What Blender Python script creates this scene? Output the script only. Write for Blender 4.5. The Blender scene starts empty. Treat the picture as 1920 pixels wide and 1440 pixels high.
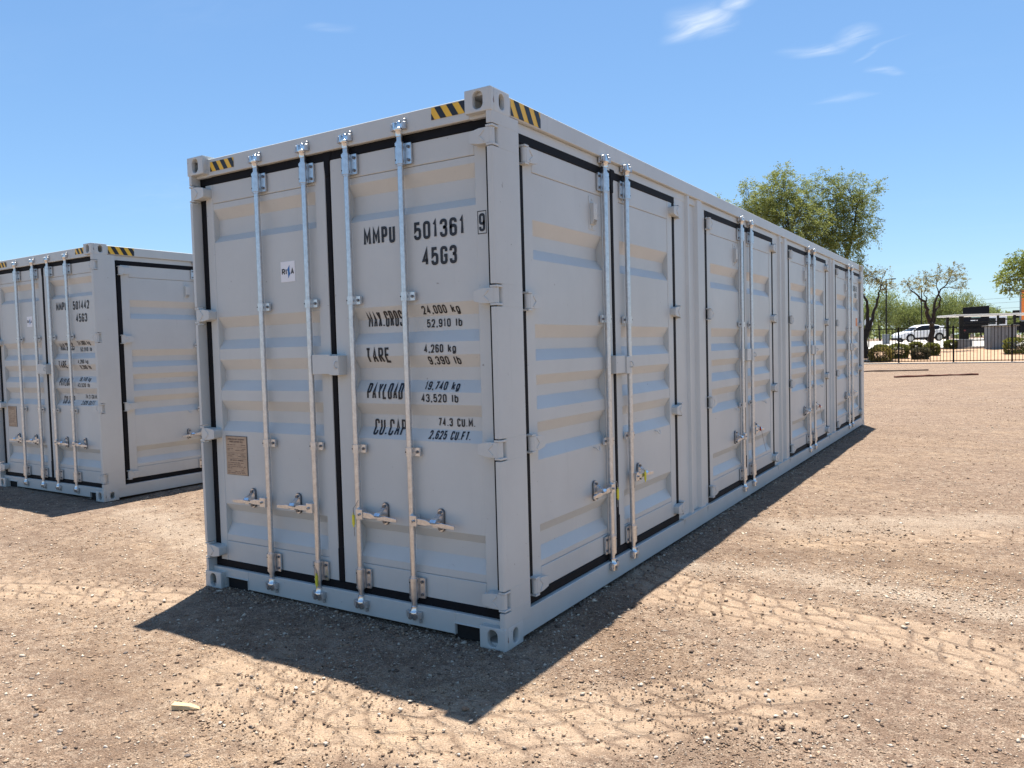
import bpy, bmesh, math, random
import numpy as np
from mathutils import Matrix, Vector

random.seed(7)
RNG = np.random.default_rng(11)
SC = bpy.context.scene
COL = SC.collection
PI = math.pi

# ------------------------------------------------------------------ camera
CAM = np.array([4.62507532, -3.33410238, 1.57299809])
CR = np.array([[0.84590342, -0.53333307, -0.0017964],
               [0.5326633, 0.8446624, 0.05305882],
               [-0.02678067, -0.04583951, 0.99858977]])
FPX = 1467.0576
cam_d = bpy.data.cameras.new('camera')
cam_d.sensor_width = 36.0
cam_d.lens = 36.0 * FPX / 1920.0
cam_d.clip_start = 0.05
cam_d.clip_end = 6000
cam = bpy.data.objects.new('camera', cam_d)
COL.objects.link(cam)
_m = Matrix.Identity(4)
for _i in range(3):
    _m[_i][0], _m[_i][1], _m[_i][2], _m[_i][3] = CR[_i][0], CR[_i][2], -CR[_i][1], CAM[_i]
cam.matrix_world = _m
SC.camera = cam

# ------------------------------------------------------------------ sun, sky, exposure
SUN_TO = Vector((-0.300, 0.725, 2.896)).normalized()
SUN_EL = math.asin(SUN_TO.z)
SUN_AZ = math.atan2(SUN_TO.x, SUN_TO.y)
sun_d = bpy.data.lights.new('sun', 'SUN')
sun_d.energy = 5.0
sun_d.angle = math.radians(0.53)
sun_d.color = (1.0, 0.94, 0.84)
sun = bpy.data.objects.new('sun', sun_d)
COL.objects.link(sun)
sun.rotation_euler = SUN_TO.to_track_quat('Z', 'Y').to_euler()
sun.location = (0, 0, 30)

world = bpy.data.worlds.new('World')
SC.world = world
world.use_nodes = True
wn, wl = world.node_tree.nodes, world.node_tree.links
wn.clear()


def N(nodes, kind, **kw):
    n = nodes.new(kind)
    for k, v in kw.items():
        if k == 'ins':
            for key, val in v.items():
                n.inputs[key].default_value = val
        else:
            setattr(n, k, v)
    return n


w_out = N(wn, 'ShaderNodeOutputWorld')
w_bg = N(wn, 'ShaderNodeBackground', ins={'Strength': 0.066})
sky = N(wn, 'ShaderNodeTexSky', sky_type='NISHITA', sun_disc=False)
sky.sun_elevation = SUN_EL
sky.sun_rotation = SUN_AZ % (2 * PI)
sky.altitude = 350
sky.air_density = 1.0
sky.dust_density = 0.5
sky.ozone_density = 2.2
hsv = N(wn, 'ShaderNodeHueSaturation', ins={'Saturation': 1.10, 'Value': 1.0})
wb = N(wn, 'ShaderNodeMix', data_type='RGBA', blend_type='MULTIPLY')   # white balance of the sky light
wb.inputs['Factor'].default_value = 1.0
wb.inputs['B'].default_value = (1.35, 1.64, 1.93, 1)
gam = N(wn, 'ShaderNodeGamma', ins={'Gamma': 0.72})
wl.new(sky.outputs[0], gam.inputs['Color'])
wl.new(gam.outputs[0], wb.inputs['A'])
wl.new(wb.outputs['Result'], hsv.inputs['Color'])
# thin cirrus on a plane far overhead: direction / height gives the plane coordinates
tc = N(wn, 'ShaderNodeTexCoord')
sep = N(wn, 'ShaderNodeSeparateXYZ')
wl.new(tc.outputs['Generated'], sep.inputs[0])
zc = N(wn, 'ShaderNodeMath', operation='MAXIMUM', ins={1: 0.02})
wl.new(sep.outputs['Z'], zc.inputs[0])
px_ = N(wn, 'ShaderNodeMath', operation='DIVIDE')
py_ = N(wn, 'ShaderNodeMath', operation='DIVIDE')
wl.new(sep.outputs['X'], px_.inputs[0]); wl.new(zc.outputs[0], px_.inputs[1])
wl.new(sep.outputs['Y'], py_.inputs[0]); wl.new(zc.outputs[0], py_.inputs[1])
plane = N(wn, 'ShaderNodeCombineXYZ')
wl.new(px_.outputs[0], plane.inputs['X']); wl.new(py_.outputs[0], plane.inputs['Y'])


def sky_dir(px, py):
    d = CR @ np.array([(px - 960) / FPX, 1.0, -(py - 720) / FPX])
    return np.array([d[0] / d[2], d[1] / d[2]])


# streaky fibre noise shared by all the cirrus
warp = N(wn, 'ShaderNodeTexNoise', ins={'Scale': 2.2, 'Detail': 2.0, 'Roughness': 0.6})
wl.new(plane.outputs[0], warp.inputs['Vector'])
wadd = N(wn, 'ShaderNodeVectorMath', operation='MULTIPLY_ADD')
wadd.inputs[1].default_value = (0.35, 0.35, 0.0)
wl.new(warp.outputs['Color'], wadd.inputs[0]); wl.new(plane.outputs[0], wadd.inputs[2])
wmap = N(wn, 'ShaderNodeMapping')
wmap.inputs['Rotation'].default_value = (0, 0, math.radians(12))
wmap.inputs['Scale'].default_value = (3.0, 9.0, 1.0)
wl.new(wadd.outputs[0], wmap.inputs['Vector'])
fib = N(wn, 'ShaderNodeTexNoise', ins={'Scale': 1.3, 'Detail': 6.0, 'Roughness': 0.62})
wl.new(wmap.outputs[0], fib.inputs['Vector'])
fibr = N(wn, 'ShaderNodeMapRange', ins={'From Min': 0.30, 'From Max': 0.74})
wl.new(fib.outputs['Fac'], fibr.inputs['Value'])
# individual wisps (two ends on the cloud plane, half width, strength)
WISPS = [((1245, 70), (1350, 22), 0.085, 0.85), ((1290, 60), (1370, 40), 0.10, 0.55), ((1330, 30), (1440, -4), 0.05, 0.75), ((1465, 100), (1580, 84), 0.07, 0.6),
         ((1560, 86), (1640, 52), 0.06, 0.6), ((1635, 138), (1690, 122), 0.08, 0.42), ((1600, 112), (1700, 70), 0.02, 0.3),
         ((625, 50), (650, 68), 0.03, 0.22), 
         ((1545, 192), (1640, 176), 0.05, 0.22),  ]
total = None
for (a, b, hw, st) in WISPS:
    A, B = sky_dir(*a), sky_dir(*b)
    c, d = (A + B) / 2, B - A
    ln = max(np.hypot(*d) / 2, 0.02)
    ang = math.atan2(d[1], d[0])
    sub = N(wn, 'ShaderNodeVectorMath', operation='SUBTRACT')
    sub.inputs[1].default_value = (c[0] + 0.17, c[1] + 0.17, 0)
    wl.new(wadd.outputs[0], sub.inputs[0])
    rot = N(wn, 'ShaderNodeVectorRotate', rotation_type='Z_AXIS')
    rot.inputs['Angle'].default_value = -ang
    wl.new(sub.outputs[0], rot.inputs['Vector'])
    scl = N(wn, 'ShaderNodeVectorMath', operation='MULTIPLY')
    scl.inputs[1].default_value = (1 / (ln * 1.5), 1 / (hw * 1.5), 0)
    wl.new(rot.outputs[0], scl.inputs[0])
    le = N(wn, 'ShaderNodeVectorMath', operation='LENGTH')
    wl.new(scl.outputs[0], le.inputs[0])
    mr = N(wn, 'ShaderNodeMapRange', interpolation_type='SMOOTHSTEP', ins={'From Min': 1.0, 'From Max': 0.0, 'To Max': st})
    wl.new(le.outputs['Value'], mr.inputs['Value'])
    if total is None:
        total = mr.outputs[0]
    else:
        ad = N(wn, 'ShaderNodeMath', operation='MAXIMUM')
        wl.new(total, ad.inputs[0]); wl.new(mr.outputs[0], ad.inputs[1])
        total = ad.outputs[0]
# faint streaks everywhere
big = N(wn, 'ShaderNodeTexNoise', ins={'Scale': 0.55, 'Detail': 3.0})
wl.new(plane.outputs[0], big.inputs['Vector'])
bigr = N(wn, 'ShaderNodeMapRange', ins={'From Min': 0.56, 'From Max': 0.8, 'To Max': 0.10})
wl.new(big.outputs['Fac'], bigr.inputs['Value'])
mx = N(wn, 'ShaderNodeMath', operation='MAXIMUM')
wl.new(total, mx.inputs[0]); wl.new(bigr.outputs[0], mx.inputs[1])
den = N(wn, 'ShaderNodeMath', operation='MULTIPLY', use_clamp=True)
wl.new(mx.outputs[0], den.inputs[0]); wl.new(fibr.outputs[0], den.inputs[1])
wmix = N(wn, 'ShaderNodeMix', data_type='RGBA')
wmix.inputs['B'].default_value = (7.4, 7.9, 8.3, 1)
wl.new(den.outputs[0], wmix.inputs['Factor']); wl.new(hsv.outputs[0], wmix.inputs['A'])
wl.new(wmix.outputs['Result'], w_bg.inputs['Color'])
wl.new(w_bg.outputs[0], w_out.inputs['Surface'])

vs = SC.view_settings
vs.view_transform = 'Standard'
vs.look = 'None'
vs.gamma = 1.0
vs.use_curve_mapping = False
vs.exposure = 1.1
SC.cycles.max_bounces = 6
SC.cycles.diffuse_bounces = 3
SC.cycles.glossy_bounces = 2
SC.cycles.transparent_max_bounces = 4


def at(px, py, dep):
    """point seen at a place in the survey photograph, dep metres out along the view axis"""
    return CAM + dep * (CR @ np.array([(px - 960) / FPX, 1.0, -(py - 720) / FPX]))


# ------------------------------------------------------------------ materials
def new_mat(name):
    m = bpy.data.materials.new(name)
    m.use_nodes = True
    nt = m.node_tree
    b = nt.nodes['Principled BSDF']
    return m, nt.nodes, nt.links, b


def simple(name, col, rough=0.6, metal=0.0, var=0.12, scale=9.0, bump=0.0, bscale=60.0, spec=0.5):
    m, n, l, b = new_mat(name)
    b.inputs['Roughness'].default_value = rough
    b.inputs['Metallic'].default_value = metal
    b.inputs['Specular IOR Level'].default_value = spec
    t = N(n, 'ShaderNodeTexCoord')
    no = N(n, 'ShaderNodeTexNoise', ins={'Scale': scale, 'Detail': 5.0, 'Roughness': 0.6})
    l.new(t.outputs['Object'], no.inputs['Vector'])
    r = N(n, 'ShaderNodeValToRGB')
    r.color_ramp.elements[0].position = 0.3
    r.color_ramp.elements[1].position = 0.72
    r.color_ramp.elements[0].color = tuple(c * (1 - var) for c in col) + (1,)
    r.color_ramp.elements[1].color = tuple(min(1, c * (1 + var)) for c in col) + (1,)
    l.new(no.outputs['Fac'], r.inputs['Fac'])
    l.new(r.outputs['Color'], b.inputs['Base Color'])
    if bump:
        n2 = N(n, 'ShaderNodeTexNoise', ins={'Scale': bscale, 'Detail': 4.0})
        l.new(t.outputs['Object'], n2.inputs['Vector'])
        bp = N(n, 'ShaderNodeBump', ins={'Strength': bump, 'Distance': 0.01})
        l.new(n2.outputs['Fac'], bp.inputs['Height'])
        l.new(bp.outputs['Normal'], b.inputs['Normal'])
    return m


def paint_mat(name, col, rust=False):
    """painted container steel: faint unevenness, dust, a few scuffs and runs"""
    m, n, l, b = new_mat(name)
    t = N(n, 'ShaderNodeTexCoord')
    g = N(n, 'ShaderNodeNewGeometry')
    n1 = N(n, 'ShaderNodeTexNoise', ins={'Scale': 1.7, 'Detail': 6.0, 'Roughness': 0.62})
    l.new(g.outputs['Position'], n1.inputs['Vector'])
    r1 = N(n, 'ShaderNodeValToRGB')
    e = r1.color_ramp.elements
    e[0].position, e[1].position = 0.32, 0.7
    e[0].color = tuple(c * 0.93 for c in col) + (1,)
    e[1].color = tuple(min(1, c * 1.03) for c in col) + (1,)
    l.new(n1.outputs['Fac'], r1.inputs['Fac'])
    # vertical water runs
    mp = N(n, 'ShaderNodeMapping')
    mp.inputs['Scale'].default_value = (26, 26, 0.9)
    l.new(g.outputs['Position'], mp.inputs['Vector'])
    n2 = N(n, 'ShaderNodeTexNoise', ins={'Scale': 1.0, 'Detail': 5.0, 'Roughness': 0.7})
    l.new(mp.outputs[0], n2.inputs['Vector'])
    r2 = N(n, 'ShaderNodeMapRange', ins={'From Min': 0.60, 'From Max': 0.86, 'To Max': 0.30})
    l.new(n2.outputs['Fac'], r2.inputs['Value'])
    mix = N(n, 'ShaderNodeMix', data_type='RGBA')
    mix.inputs['B'].default_value = tuple(c * 0.62 for c in col) + (1,)
    l.new(r2.outputs[0], mix.inputs['Factor']); l.new(r1.outputs['Color'], mix.inputs['A'])
    # small dark flecks and scuffs
    n3 = N(n, 'ShaderNodeTexNoise', ins={'Scale': 38.0, 'Detail': 3.0, 'Roughness': 0.5})
    l.new(g.outputs['Position'], n3.inputs['Vector'])
    r3 = N(n, 'ShaderNodeMapRange', ins={'From Min': 0.735, 'From Max': 0.78, 'To Max': 0.55})
    l.new(n3.outputs['Fac'], r3.inputs['Value'])
    mix2 = N(n, 'ShaderNodeMix', data_type='RGBA')
    mix2.inputs['B'].default_value = (0.16, 0.13, 0.11, 1)
    l.new(r3.outputs[0], mix2.inputs['Factor']); l.new(mix.outputs['Result'], mix2.inputs['A'])
    last = mix2.outputs['Result']
    if rust:
        n4 = N(n, 'ShaderNodeTexNoise', ins={'Scale': 17.0, 'Detail': 7.0, 'Roughness': 0.68})
        mp4 = N(n, 'ShaderNodeMapping')
        mp4.inputs['Scale'].default_value = (1.6, 1.6, 0.45)
        l.new(t.outputs['Object'], mp4.inputs['Vector']); l.new(mp4.outputs[0], n4.inputs['Vector'])
        sx = N(n, 'ShaderNodeSeparateXYZ')
        l.new(t.outputs['Object'], sx.inputs[0])
        xy = N(n, 'ShaderNodeCombineXYZ')
        l.new(sx.outputs['X'], xy.inputs['X']); l.new(sx.outputs['Y'], xy.inputs['Y'])
        ln = N(n, 'ShaderNodeVectorMath', operation='LENGTH')
        l.new(xy.outputs[0], ln.inputs[0])
        ed = N(n, 'ShaderNodeMapRange', ins={'From Min': 0.010, 'From Max': 0.05, 'To Min': 0.135, 'To Max': 0.0})
        l.new(ln.outputs['Value'], ed.inputs['Value'])
        su = N(n, 'ShaderNodeMath', operation='ADD')
        l.new(n4.outputs['Fac'], su.inputs[0]); l.new(ed.outputs[0], su.inputs[1])
        r4 = N(n, 'ShaderNodeMapRange', ins={'From Min': 0.685, 'From Max': 0.72})
        l.new(su.outputs[0], r4.inputs['Value'])
        mix3 = N(n, 'ShaderNodeMix', data_type='RGBA')
        mix3.inputs['B'].default_value = (0.13, 0.05, 0.025, 1)
        l.new(r4.outputs[0], mix3.inputs['Factor']); l.new(last, mix3.inputs['A'])
        last = mix3.outputs['Result']
    gs = N(n, 'ShaderNodeSeparateXYZ')
    l.new(g.outputs['Position'], gs.inputs[0])
    dz = N(n, 'ShaderNodeMapRange', ins={'From Min': 0.0, 'From Max': 0.55, 'To Min': 0.34, 'To Max': 0.0})
    l.new(gs.outputs['Z'], dz.inputs['Value'])
    dn = N(n, 'ShaderNodeTexNoise', ins={'Scale': 4.0, 'Detail': 5.0, 'Roughness': 0.7})
    l.new(g.outputs['Position'], dn.inputs['Vector'])
    dm = N(n, 'ShaderNodeMath', operation='MULTIPLY')
    l.new(dz.outputs[0], dm.inputs[0]); l.new(dn.outputs['Fac'], dm.inputs[1])
    dmx = N(n, 'ShaderNodeMix', data_type='RGBA')
    dmx.inputs['B'].default_value = (0.40, 0.31, 0.23, 1)
    l.new(dm.outputs[0], dmx.inputs['Factor']); l.new(last, dmx.inputs['A'])
    last = dmx.outputs['Result']
    l.new(last, b.inputs['Base Color'])
    b.inputs['Roughness'].default_value = 0.42
    n5 = N(n, 'ShaderNodeTexNoise', ins={'Scale': 3.4, 'Detail': 2.0})
    l.new(g.outputs['Position'], n5.inputs['Vector'])
    n6 = N(n, 'ShaderNodeTexNoise', ins={'Scale': 330.0, 'Detail': 1.0})
    l.new(g.outputs['Position'], n6.inputs['Vector'])
    b1 = N(n, 'ShaderNodeBump', ins={'Strength': 0.05, 'Distance': 0.02})
    b2 = N(n, 'ShaderNodeBump', ins={'Strength': 0.10, 'Distance': 0.001})
    l.new(n5.outputs['Fac'], b1.inputs['Height']); l.new(n6.outputs['Fac'], b2.inputs['Height'])
    l.new(b1.outputs['Normal'], b2.inputs['Normal']); l.new(b2.outputs['Normal'], b.inputs['Normal'])
    return m


M = {}
PAINT = (0.565, 0.578, 0.552)
M['paint'] = paint_mat('container_paint', PAINT)
M['paint_rust'] = paint_mat('container_paint_rusting', PAINT, rust=True)
M['galv'] = simple('galvanised_steel', (0.64, 0.65, 0.66), 0.30, 0.90, 0.14, 45.0)
M['zinc'] = simple('zinc_plated_steel', (0.74, 0.75, 0.76), 0.22, 0.95, 0.15, 40.0)
M['cast'] = simple('cast_steel', (0.50, 0.49, 0.48), 0.42, 0.7, 0.3, 40.0, 0.25, 90.0)
M['rubber'] = simple('black_rubber', (0.006, 0.006, 0.008), 0.7, 0.0, 0.3, 12.0, spec=0.2)
M['bolt'] = simple('dark_bolt', (0.16, 0.16, 0.165), 0.4, 0.7, 0.2)
M['ink'] = simple('black_lettering', (0.012, 0.012, 0.016), 0.45, 0.0, 0.2)
M['yellow'] = simple('yellow_tape', (0.86, 0.50, 0.035), 0.4, 0.0, 0.06)
M['white'] = simple('white_vinyl', (0.82, 0.82, 0.83), 0.4, 0.0, 0.03)
M['blue'] = simple('blue_print', (0.035, 0.16, 0.42), 0.4, 0.0, 0.05)
M['plate'] = simple('etched_plate', (0.40, 0.31, 0.23), 0.42, 0.35, 0.14, 20.0)
M['plate_ink'] = simple('plate_print', (0.16, 0.11, 0.085), 0.5, 0.1, 0.1)
M['orange'] = simple('orange_vinyl', (0.75, 0.20, 0.03), 0.45, 0.0, 0.06)
M['tag_yellow'] = simple('yellow_plastic', (0.80, 0.70, 0.05), 0.4, 0.0, 0.08)
M['tag_red'] = simple('red_plastic', (0.35, 0.03, 0.03), 0.4, 0.0, 0.08)
M['cable'] = simple('steel_cable', (0.35, 0.35, 0.35), 0.45, 0.7, 0.3, 80.0)
M['dark_in'] = simple('dark_interior', (0.02, 0.018, 0.017), 0.85, spec=0.2)
M['iron'] = simple('black_painted_iron', (0.008, 0.007, 0.0065), 0.6, spec=0.2)
M['concrete'] = simple('concrete', (0.36, 0.33, 0.29), 0.85, 0.0, 0.12, 2.0, 0.2, 40.0)
M['pavement'] = simple('pale_pavement', (0.50, 0.47, 0.43), 0.85, 0.0, 0.08, 0.6, 0.1, 20.0)
M['car_white'] = simple('white_car_paint', (0.78, 0.79, 0.80), 0.22, 0.0, 0.02)
M['glass'] = simple('dark_glass', (0.012, 0.014, 0.016), 0.06, 0.0, 0.1)
M['black_trim'] = simple('black_plastic_trim', (0.009, 0.009, 0.010), 0.65, spec=0.2)
M['tyre'] = simple('tyre_rubber', (0.015, 0.015, 0.015), 0.8)
M['rim'] = simple('alloy_rim', (0.58, 0.59, 0.60), 0.3, 0.8, 0.1)
M['lamp_red'] = simple('red_lens', (0.10, 0.008, 0.008), 0.25)
M['lamp_clear'] = simple('clear_lens', (0.55, 0.58, 0.62), 0.12)
M['truck_black'] = simple('black_truck_paint', (0.005, 0.006, 0.010), 0.5, spec=0.15)
M['cabinet'] = simple('grey_cabinet_paint', (0.17, 0.19, 0.21), 0.5)
M['cabinet_top'] = simple('pale_cabinet_top', (0.60, 0.58, 0.54), 0.5)
M['canopy'] = simple('pale_metal_roof', (0.66, 0.64, 0.60), 0.5)
M['pole_dark'] = simple('dark_bronze_pole', (0.010, 0.009, 0.008), 0.6, spec=0.2)
M['sign_back'] = simple('bare_aluminium', (0.50, 0.53, 0.56), 0.45, 0.4, 0.05)
M['rust_beam'] = simple('rusty_steel', (0.15, 0.05, 0.028), 0.8, 0.1, 0.6, 3.0, 0.4, 30.0)
M['old_timber'] = simple('weathered_timber', (0.13, 0.085, 0.06), 0.9, 0.0, 0.3, 8.0, 0.4, 30.0)
M['fresh_wood'] = simple('split_pine', (0.55, 0.40, 0.22), 0.75, 0.0, 0.16, 40.0, 0.3, 90.0)
M['bark'] = simple('dark_bark', (0.030, 0.022, 0.016), 0.9, 0.0, 0.35, 10.0, 0.4, 30.0)
M['bark_grey'] = simple('grey_bark', (0.085, 0.075, 0.055), 0.9, 0.0, 0.3, 10.0, 0.4, 30.0)
M['wire'] = simple('power_cable', (0.08, 0.08, 0.085), 0.6)
M['wall_far'] = simple('far_block_wall', (0.45, 0.40, 0.34), 0.9)


def leaf_mat(name, dark, light):
    m, n, l, b = new_mat(name)
    a = N(n, 'ShaderNodeAttribute', attribute_name='tone')
    r = N(n, 'ShaderNodeValToRGB')
    r.color_ramp.elements[0].color = tuple(dark) + (1,)
    r.color_ramp.elements[1].color = tuple(light) + (1,)
    l.new(a.outputs['Fac'], r.inputs['Fac'])
    l.new(r.outputs['Color'], b.inputs['Base Color'])
    b.inputs['Roughness'].default_value = 0.6
    b.inputs['Specular IOR Level'].default_value = 0.25
    tr = N(n, 'ShaderNodeBsdfTranslucent')
    l.new(r.outputs['Color'], tr.inputs['Color'])
    ms = N(n, 'ShaderNodeMixShader', ins={0: 0.42})
    l.new(b.outputs[0], ms.inputs[1]); l.new(tr.outputs[0], ms.inputs[2])
    l.new(ms.outputs[0], n['Material Output'].inputs['Surface'])
    return m


M['leaf_mesquite'] = leaf_mat('mesquite_leaves', (0.14, 0.175, 0.045), (0.37, 0.40, 0.12))
M['leaf_sparse'] = leaf_mat('dry_sparse_leaves', (0.15, 0.14, 0.045), (0.34, 0.29, 0.09))
M['leaf_bright'] = leaf_mat('bright_leaves', (0.12, 0.16, 0.035), (0.34, 0.38, 0.09))
M['leaf_far'] = leaf_mat('palo_verde_leaves', (0.15, 0.19, 0.06), (0.31, 0.35, 0.12))
M['leaf_shrub'] = leaf_mat('clipped_shrub_leaves', (0.08, 0.095, 0.025), (0.26, 0.26, 0.07))
M['leaf_shrub_dry'] = leaf_mat('dry_shrub_leaves', (0.18, 0.15, 0.045), (0.38, 0.32, 0.10))
M['leaf_shrub_grey'] = leaf_mat('grey_shrub_leaves', (0.06, 0.06, 0.035), (0.15, 0.14, 0.08))


def ground_mat():
    m, n, l, b = new_mat('gravel_lot')
    g = N(n, 'ShaderNodeNewGeometry')
    P = g.outputs['Position']
    sand = N(n, 'ShaderNodeAttribute', attribute_name='sand')
    trk = N(n, 'ShaderNodeAttribute', attribute_name='track')

    def noise(scale, detail=5.0, rough=0.6, vec=None):
        q = N(n, 'ShaderNodeTexNoise', ins={'Scale': scale, 'Detail': detail, 'Roughness': rough})
        l.new(vec or P, q.inputs['Vector'])
        return q.outputs['Fac']

    def math_(op, a, b_, clamp=False):
        q = N(n, 'ShaderNodeMath', operation=op, use_clamp=clamp)
        for i, v in ((0, a), (1, b_)):
            if isinstance(v, (int, float)):
                q.inputs[i].default_value = v
            else:
                l.new(v, q.inputs[i])
        return q.outputs[0]

    def mr(v, a, b_, c=0.0, d=1.0):
        q = N(n, 'ShaderNodeMapRange', ins={'From Min': a, 'From Max': b_, 'To Min': c, 'To Max': d})
        l.new(v, q.inputs['Value'])
        return q.outputs[0]

    def mixc(f, a, b_):
        q = N(n, 'ShaderNodeMix', data_type='RGBA')
        for key, v in (('Factor', f), ('A', a), ('B', b_)):
            if isinstance(v, (int, float)):
                q.inputs[key].default_value = v
            elif isinstance(v, tuple):
                q.inputs[key].default_value = v + (1,)
            else:
                l.new(v, q.inputs[key])
        return q.outputs['Result']
    # broad patches: reddish-brown compacted soil, paler sand
    patch = math_('ADD', math_('MULTIPLY', mr(noise(0.55, 4.0, 0.65), 0.42, 0.70), 0.75), sand.outputs['Fac'], True)
    c = mixc(patch, (0.340, 0.240, 0.174), (0.47, 0.335, 0.220))
    # streaks dragged across the lot by graders
    mp = N(n, 'ShaderNodeMapping')
    mp.inputs['Rotation'].default_value = (0, 0, math.radians(-12))
    mp.inputs['Scale'].default_value = (0.35, 2.4, 1)
    l.new(P, mp.inputs['Vector'])
    streak = noise(1.3, 4.0, 0.7, mp.outputs[0])
    c = mixc(mr(streak, 0.46, 0.66, 0.0, 0.75), c, (0.235, 0.165, 0.122))
    palep = mr(noise(0.9, 5.0, 0.75), 0.50, 0.68)
    c = mixc(math_('MULTIPLY', palep, 0.42), c, (0.46, 0.36, 0.275))
    # grit: small stones of many tones
    vo = N(n, 'ShaderNodeTexVoronoi', feature='F1', ins={'Scale': 85.0, 'Randomness': 1.0})
    l.new(P, vo.inputs['Vector'])
    vsep = N(n, 'ShaderNodeSeparateColor')
    l.new(vo.outputs['Color'], vsep.inputs[0])
    grit = vsep.outputs[0]
    near_stone = mr(vo.outputs['Distance'], 0.30, 0.52, 1.0, 0.0)
    pale = math_('MULTIPLY', mr(math_('ADD', grit, math_('MULTIPLY', palep, 0.26)), 0.72, 0.78), near_stone)
    dark = math_('MULTIPLY', mr(grit, 0.24, 0.16), near_stone)
    notsand = mr(patch, 0.0, 1.0, 1.0, 0.45)
    c = mixc(math_('MULTIPLY', math_('MULTIPLY', pale, notsand), 0.72), c, (0.58, 0.475, 0.37))
    c = mixc(math_('MULTIPLY', math_('MULTIPLY', dark, notsand), 0.75), c, (0.060, 0.040, 0.029))
    vo2 = N(n, 'ShaderNodeTexVoronoi', feature='F1', ins={'Scale': 24.0, 'Randomness': 1.0})
    l.new(P, vo2.inputs['Vector'])
    vsep2 = N(n, 'ShaderNodeSeparateColor')
    l.new(vo2.outputs['Color'], vsep2.inputs[0])
    st2 = math_('MULTIPLY', mr(vsep2.outputs[0], 0.78, 0.82), mr(vo2.outputs['Distance'], 0.22, 0.36, 1.0, 0.0))
    c = mixc(math_('MULTIPLY', st2, 0.8), c, (0.528, 0.403, 0.301))
    mid = noise(7.0, 4.0, 0.75)
    c = mixc(mr(mid, 0.42, 0.58, 0.62, 0.0), c, (0.185, 0.126, 0.092))
    c = mixc(mr(noise(16.0, 4.0, 0.85), 0.50, 0.62, 0.0, 0.6), c, (0.54, 0.43, 0.325))
    tn = N(n, 'ShaderNodeAttribute', attribute_name='soil')
    brk = math_('ADD', tn.outputs['Fac'], math_('MULTIPLY', math_('SUBTRACT', noise(3.0, 4.0, 0.7), 0.5), 1.1))
    tmask = mr(math_('ABSOLUTE', tn.outputs['Fac'], 0), 0.05, 0.4)
    c = mixc(math_('MULTIPLY', tmask, mr(brk, 0.15, 0.7, 0.0, 0.7)), c, (0.185, 0.122, 0.084))
    c = mixc(math_('MULTIPLY', tmask, mr(brk, -0.15, -0.7, 0.0, 0.7)), c, (0.56, 0.46, 0.36))
    fine = noise(160.0, 2.0, 0.7)
    c = mixc(mr(fine, 0.38, 0.62, 0.7, 0.0), c, (0.068, 0.043, 0.029))  # dark noise colours in the shade of crevices between the grit
    # tyre lug prints: sandy cakes divided by thin furrows
    au = N(n, 'ShaderNodeAttribute', attribute_name='tread_u')
    av = N(n, 'ShaderNodeAttribute', attribute_name='tread_v')
    wv = N(n, 'ShaderNodeTexNoise', ins={'Scale': 6.0, 'Detail': 2.0})
    l.new(P, wv.inputs['Vector'])
    wob = math_('MULTIPLY', math_('SUBTRACT', wv.outputs['Fac'], 0.5), 0.5)
    tu = math_('ADD', math_('MULTIPLY', au.outputs['Fac'], 5.9), wob)
    tv = math_('ADD', math_('MULTIPLY', av.outputs['Fac'], 6.4), wob)
    mpt = N(n, 'ShaderNodeCombineXYZ')
    l.new(math_('ADD', tu, math_('MULTIPLY', tv, 0.5)), mpt.inputs['X'])
    l.new(tv, mpt.inputs['Y'])
    ve = N(n, 'ShaderNodeTexVoronoi', feature='DISTANCE_TO_EDGE', ins={'Scale': 1.0, 'Randomness': 0.40})
    ve.voronoi_dimensions = '2D'
    l.new(mpt.outputs[0], ve.inputs['Vector'])
    vd = N(n, 'ShaderNodeTexVoronoi', feature='F1', ins={'Scale': 1.0, 'Randomness': 0.40})
    vd.voronoi_dimensions = '2D'
    l.new(mpt.outputs[0], vd.inputs['Vector'])
    gate = mr(math_('ADD', trk.outputs['Fac'], math_('MULTIPLY', math_('SUBTRACT', noise(2.6, 2.0), 0.5), 0.9)), 0.35, 0.75)
    lug = mr(ve.outputs['Distance'], 0.01, 0.13)
    fade = mr(noise(6.0, 3.0), 0.38, 0.62)
    c = mixc(math_('MULTIPLY', gate, math_('MULTIPLY', lug, 0.42)), c, (0.51, 0.375, 0.262))
    c = mixc(math_('MULTIPLY', gate, math_('MULTIPLY', math_('MULTIPLY', math_('SUBTRACT', 1.0, lug), fade), 0.42)), c, (0.18, 0.12, 0.085))
    l.new(c, b.inputs['Base Color'])
    b.inputs['Roughness'].default_value = 0.95
    b.inputs['Specular IOR Level'].default_value = 0.15
    # relief
    dome = N(n, 'ShaderNodeMath', operation='SUBTRACT')
    dome.inputs[0].default_value = 0.6
    l.new(vo.outputs['Distance'], dome.inputs[1])
    h = math_('MULTIPLY', dome.outputs[0], math_('MULTIPLY', mr(grit, 0.0, 1.0, 0.2, 1.0), 0.011))
    h = math_('ADD', h, math_('MULTIPLY', st2, 0.008))
    h = math_('ADD', h, math_('MULTIPLY', noise(30.0, 4.0, 0.75), 0.030))
    h = math_('ADD', h, math_('MULTIPLY', noise(5.0, 3.0, 0.65), 0.055))
    h = math_('ADD', h, math_('MULTIPLY', math_('MULTIPLY', gate, math_('MAXIMUM', lug, math_('SUBTRACT', 1.0, fade))), 0.013))
    h = math_('SUBTRACT', h, math_('MULTIPLY', math_('MULTIPLY', gate, vd.outputs['Distance']), 0.060))
    bp = N(n, 'ShaderNodeBump', ins={'Strength': 0.9, 'Distance': 1.0})
    l.new(h, bp.inputs['Height'])
    l.new(bp.outputs['Normal'], b.inputs['Normal'])
    return m


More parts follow.
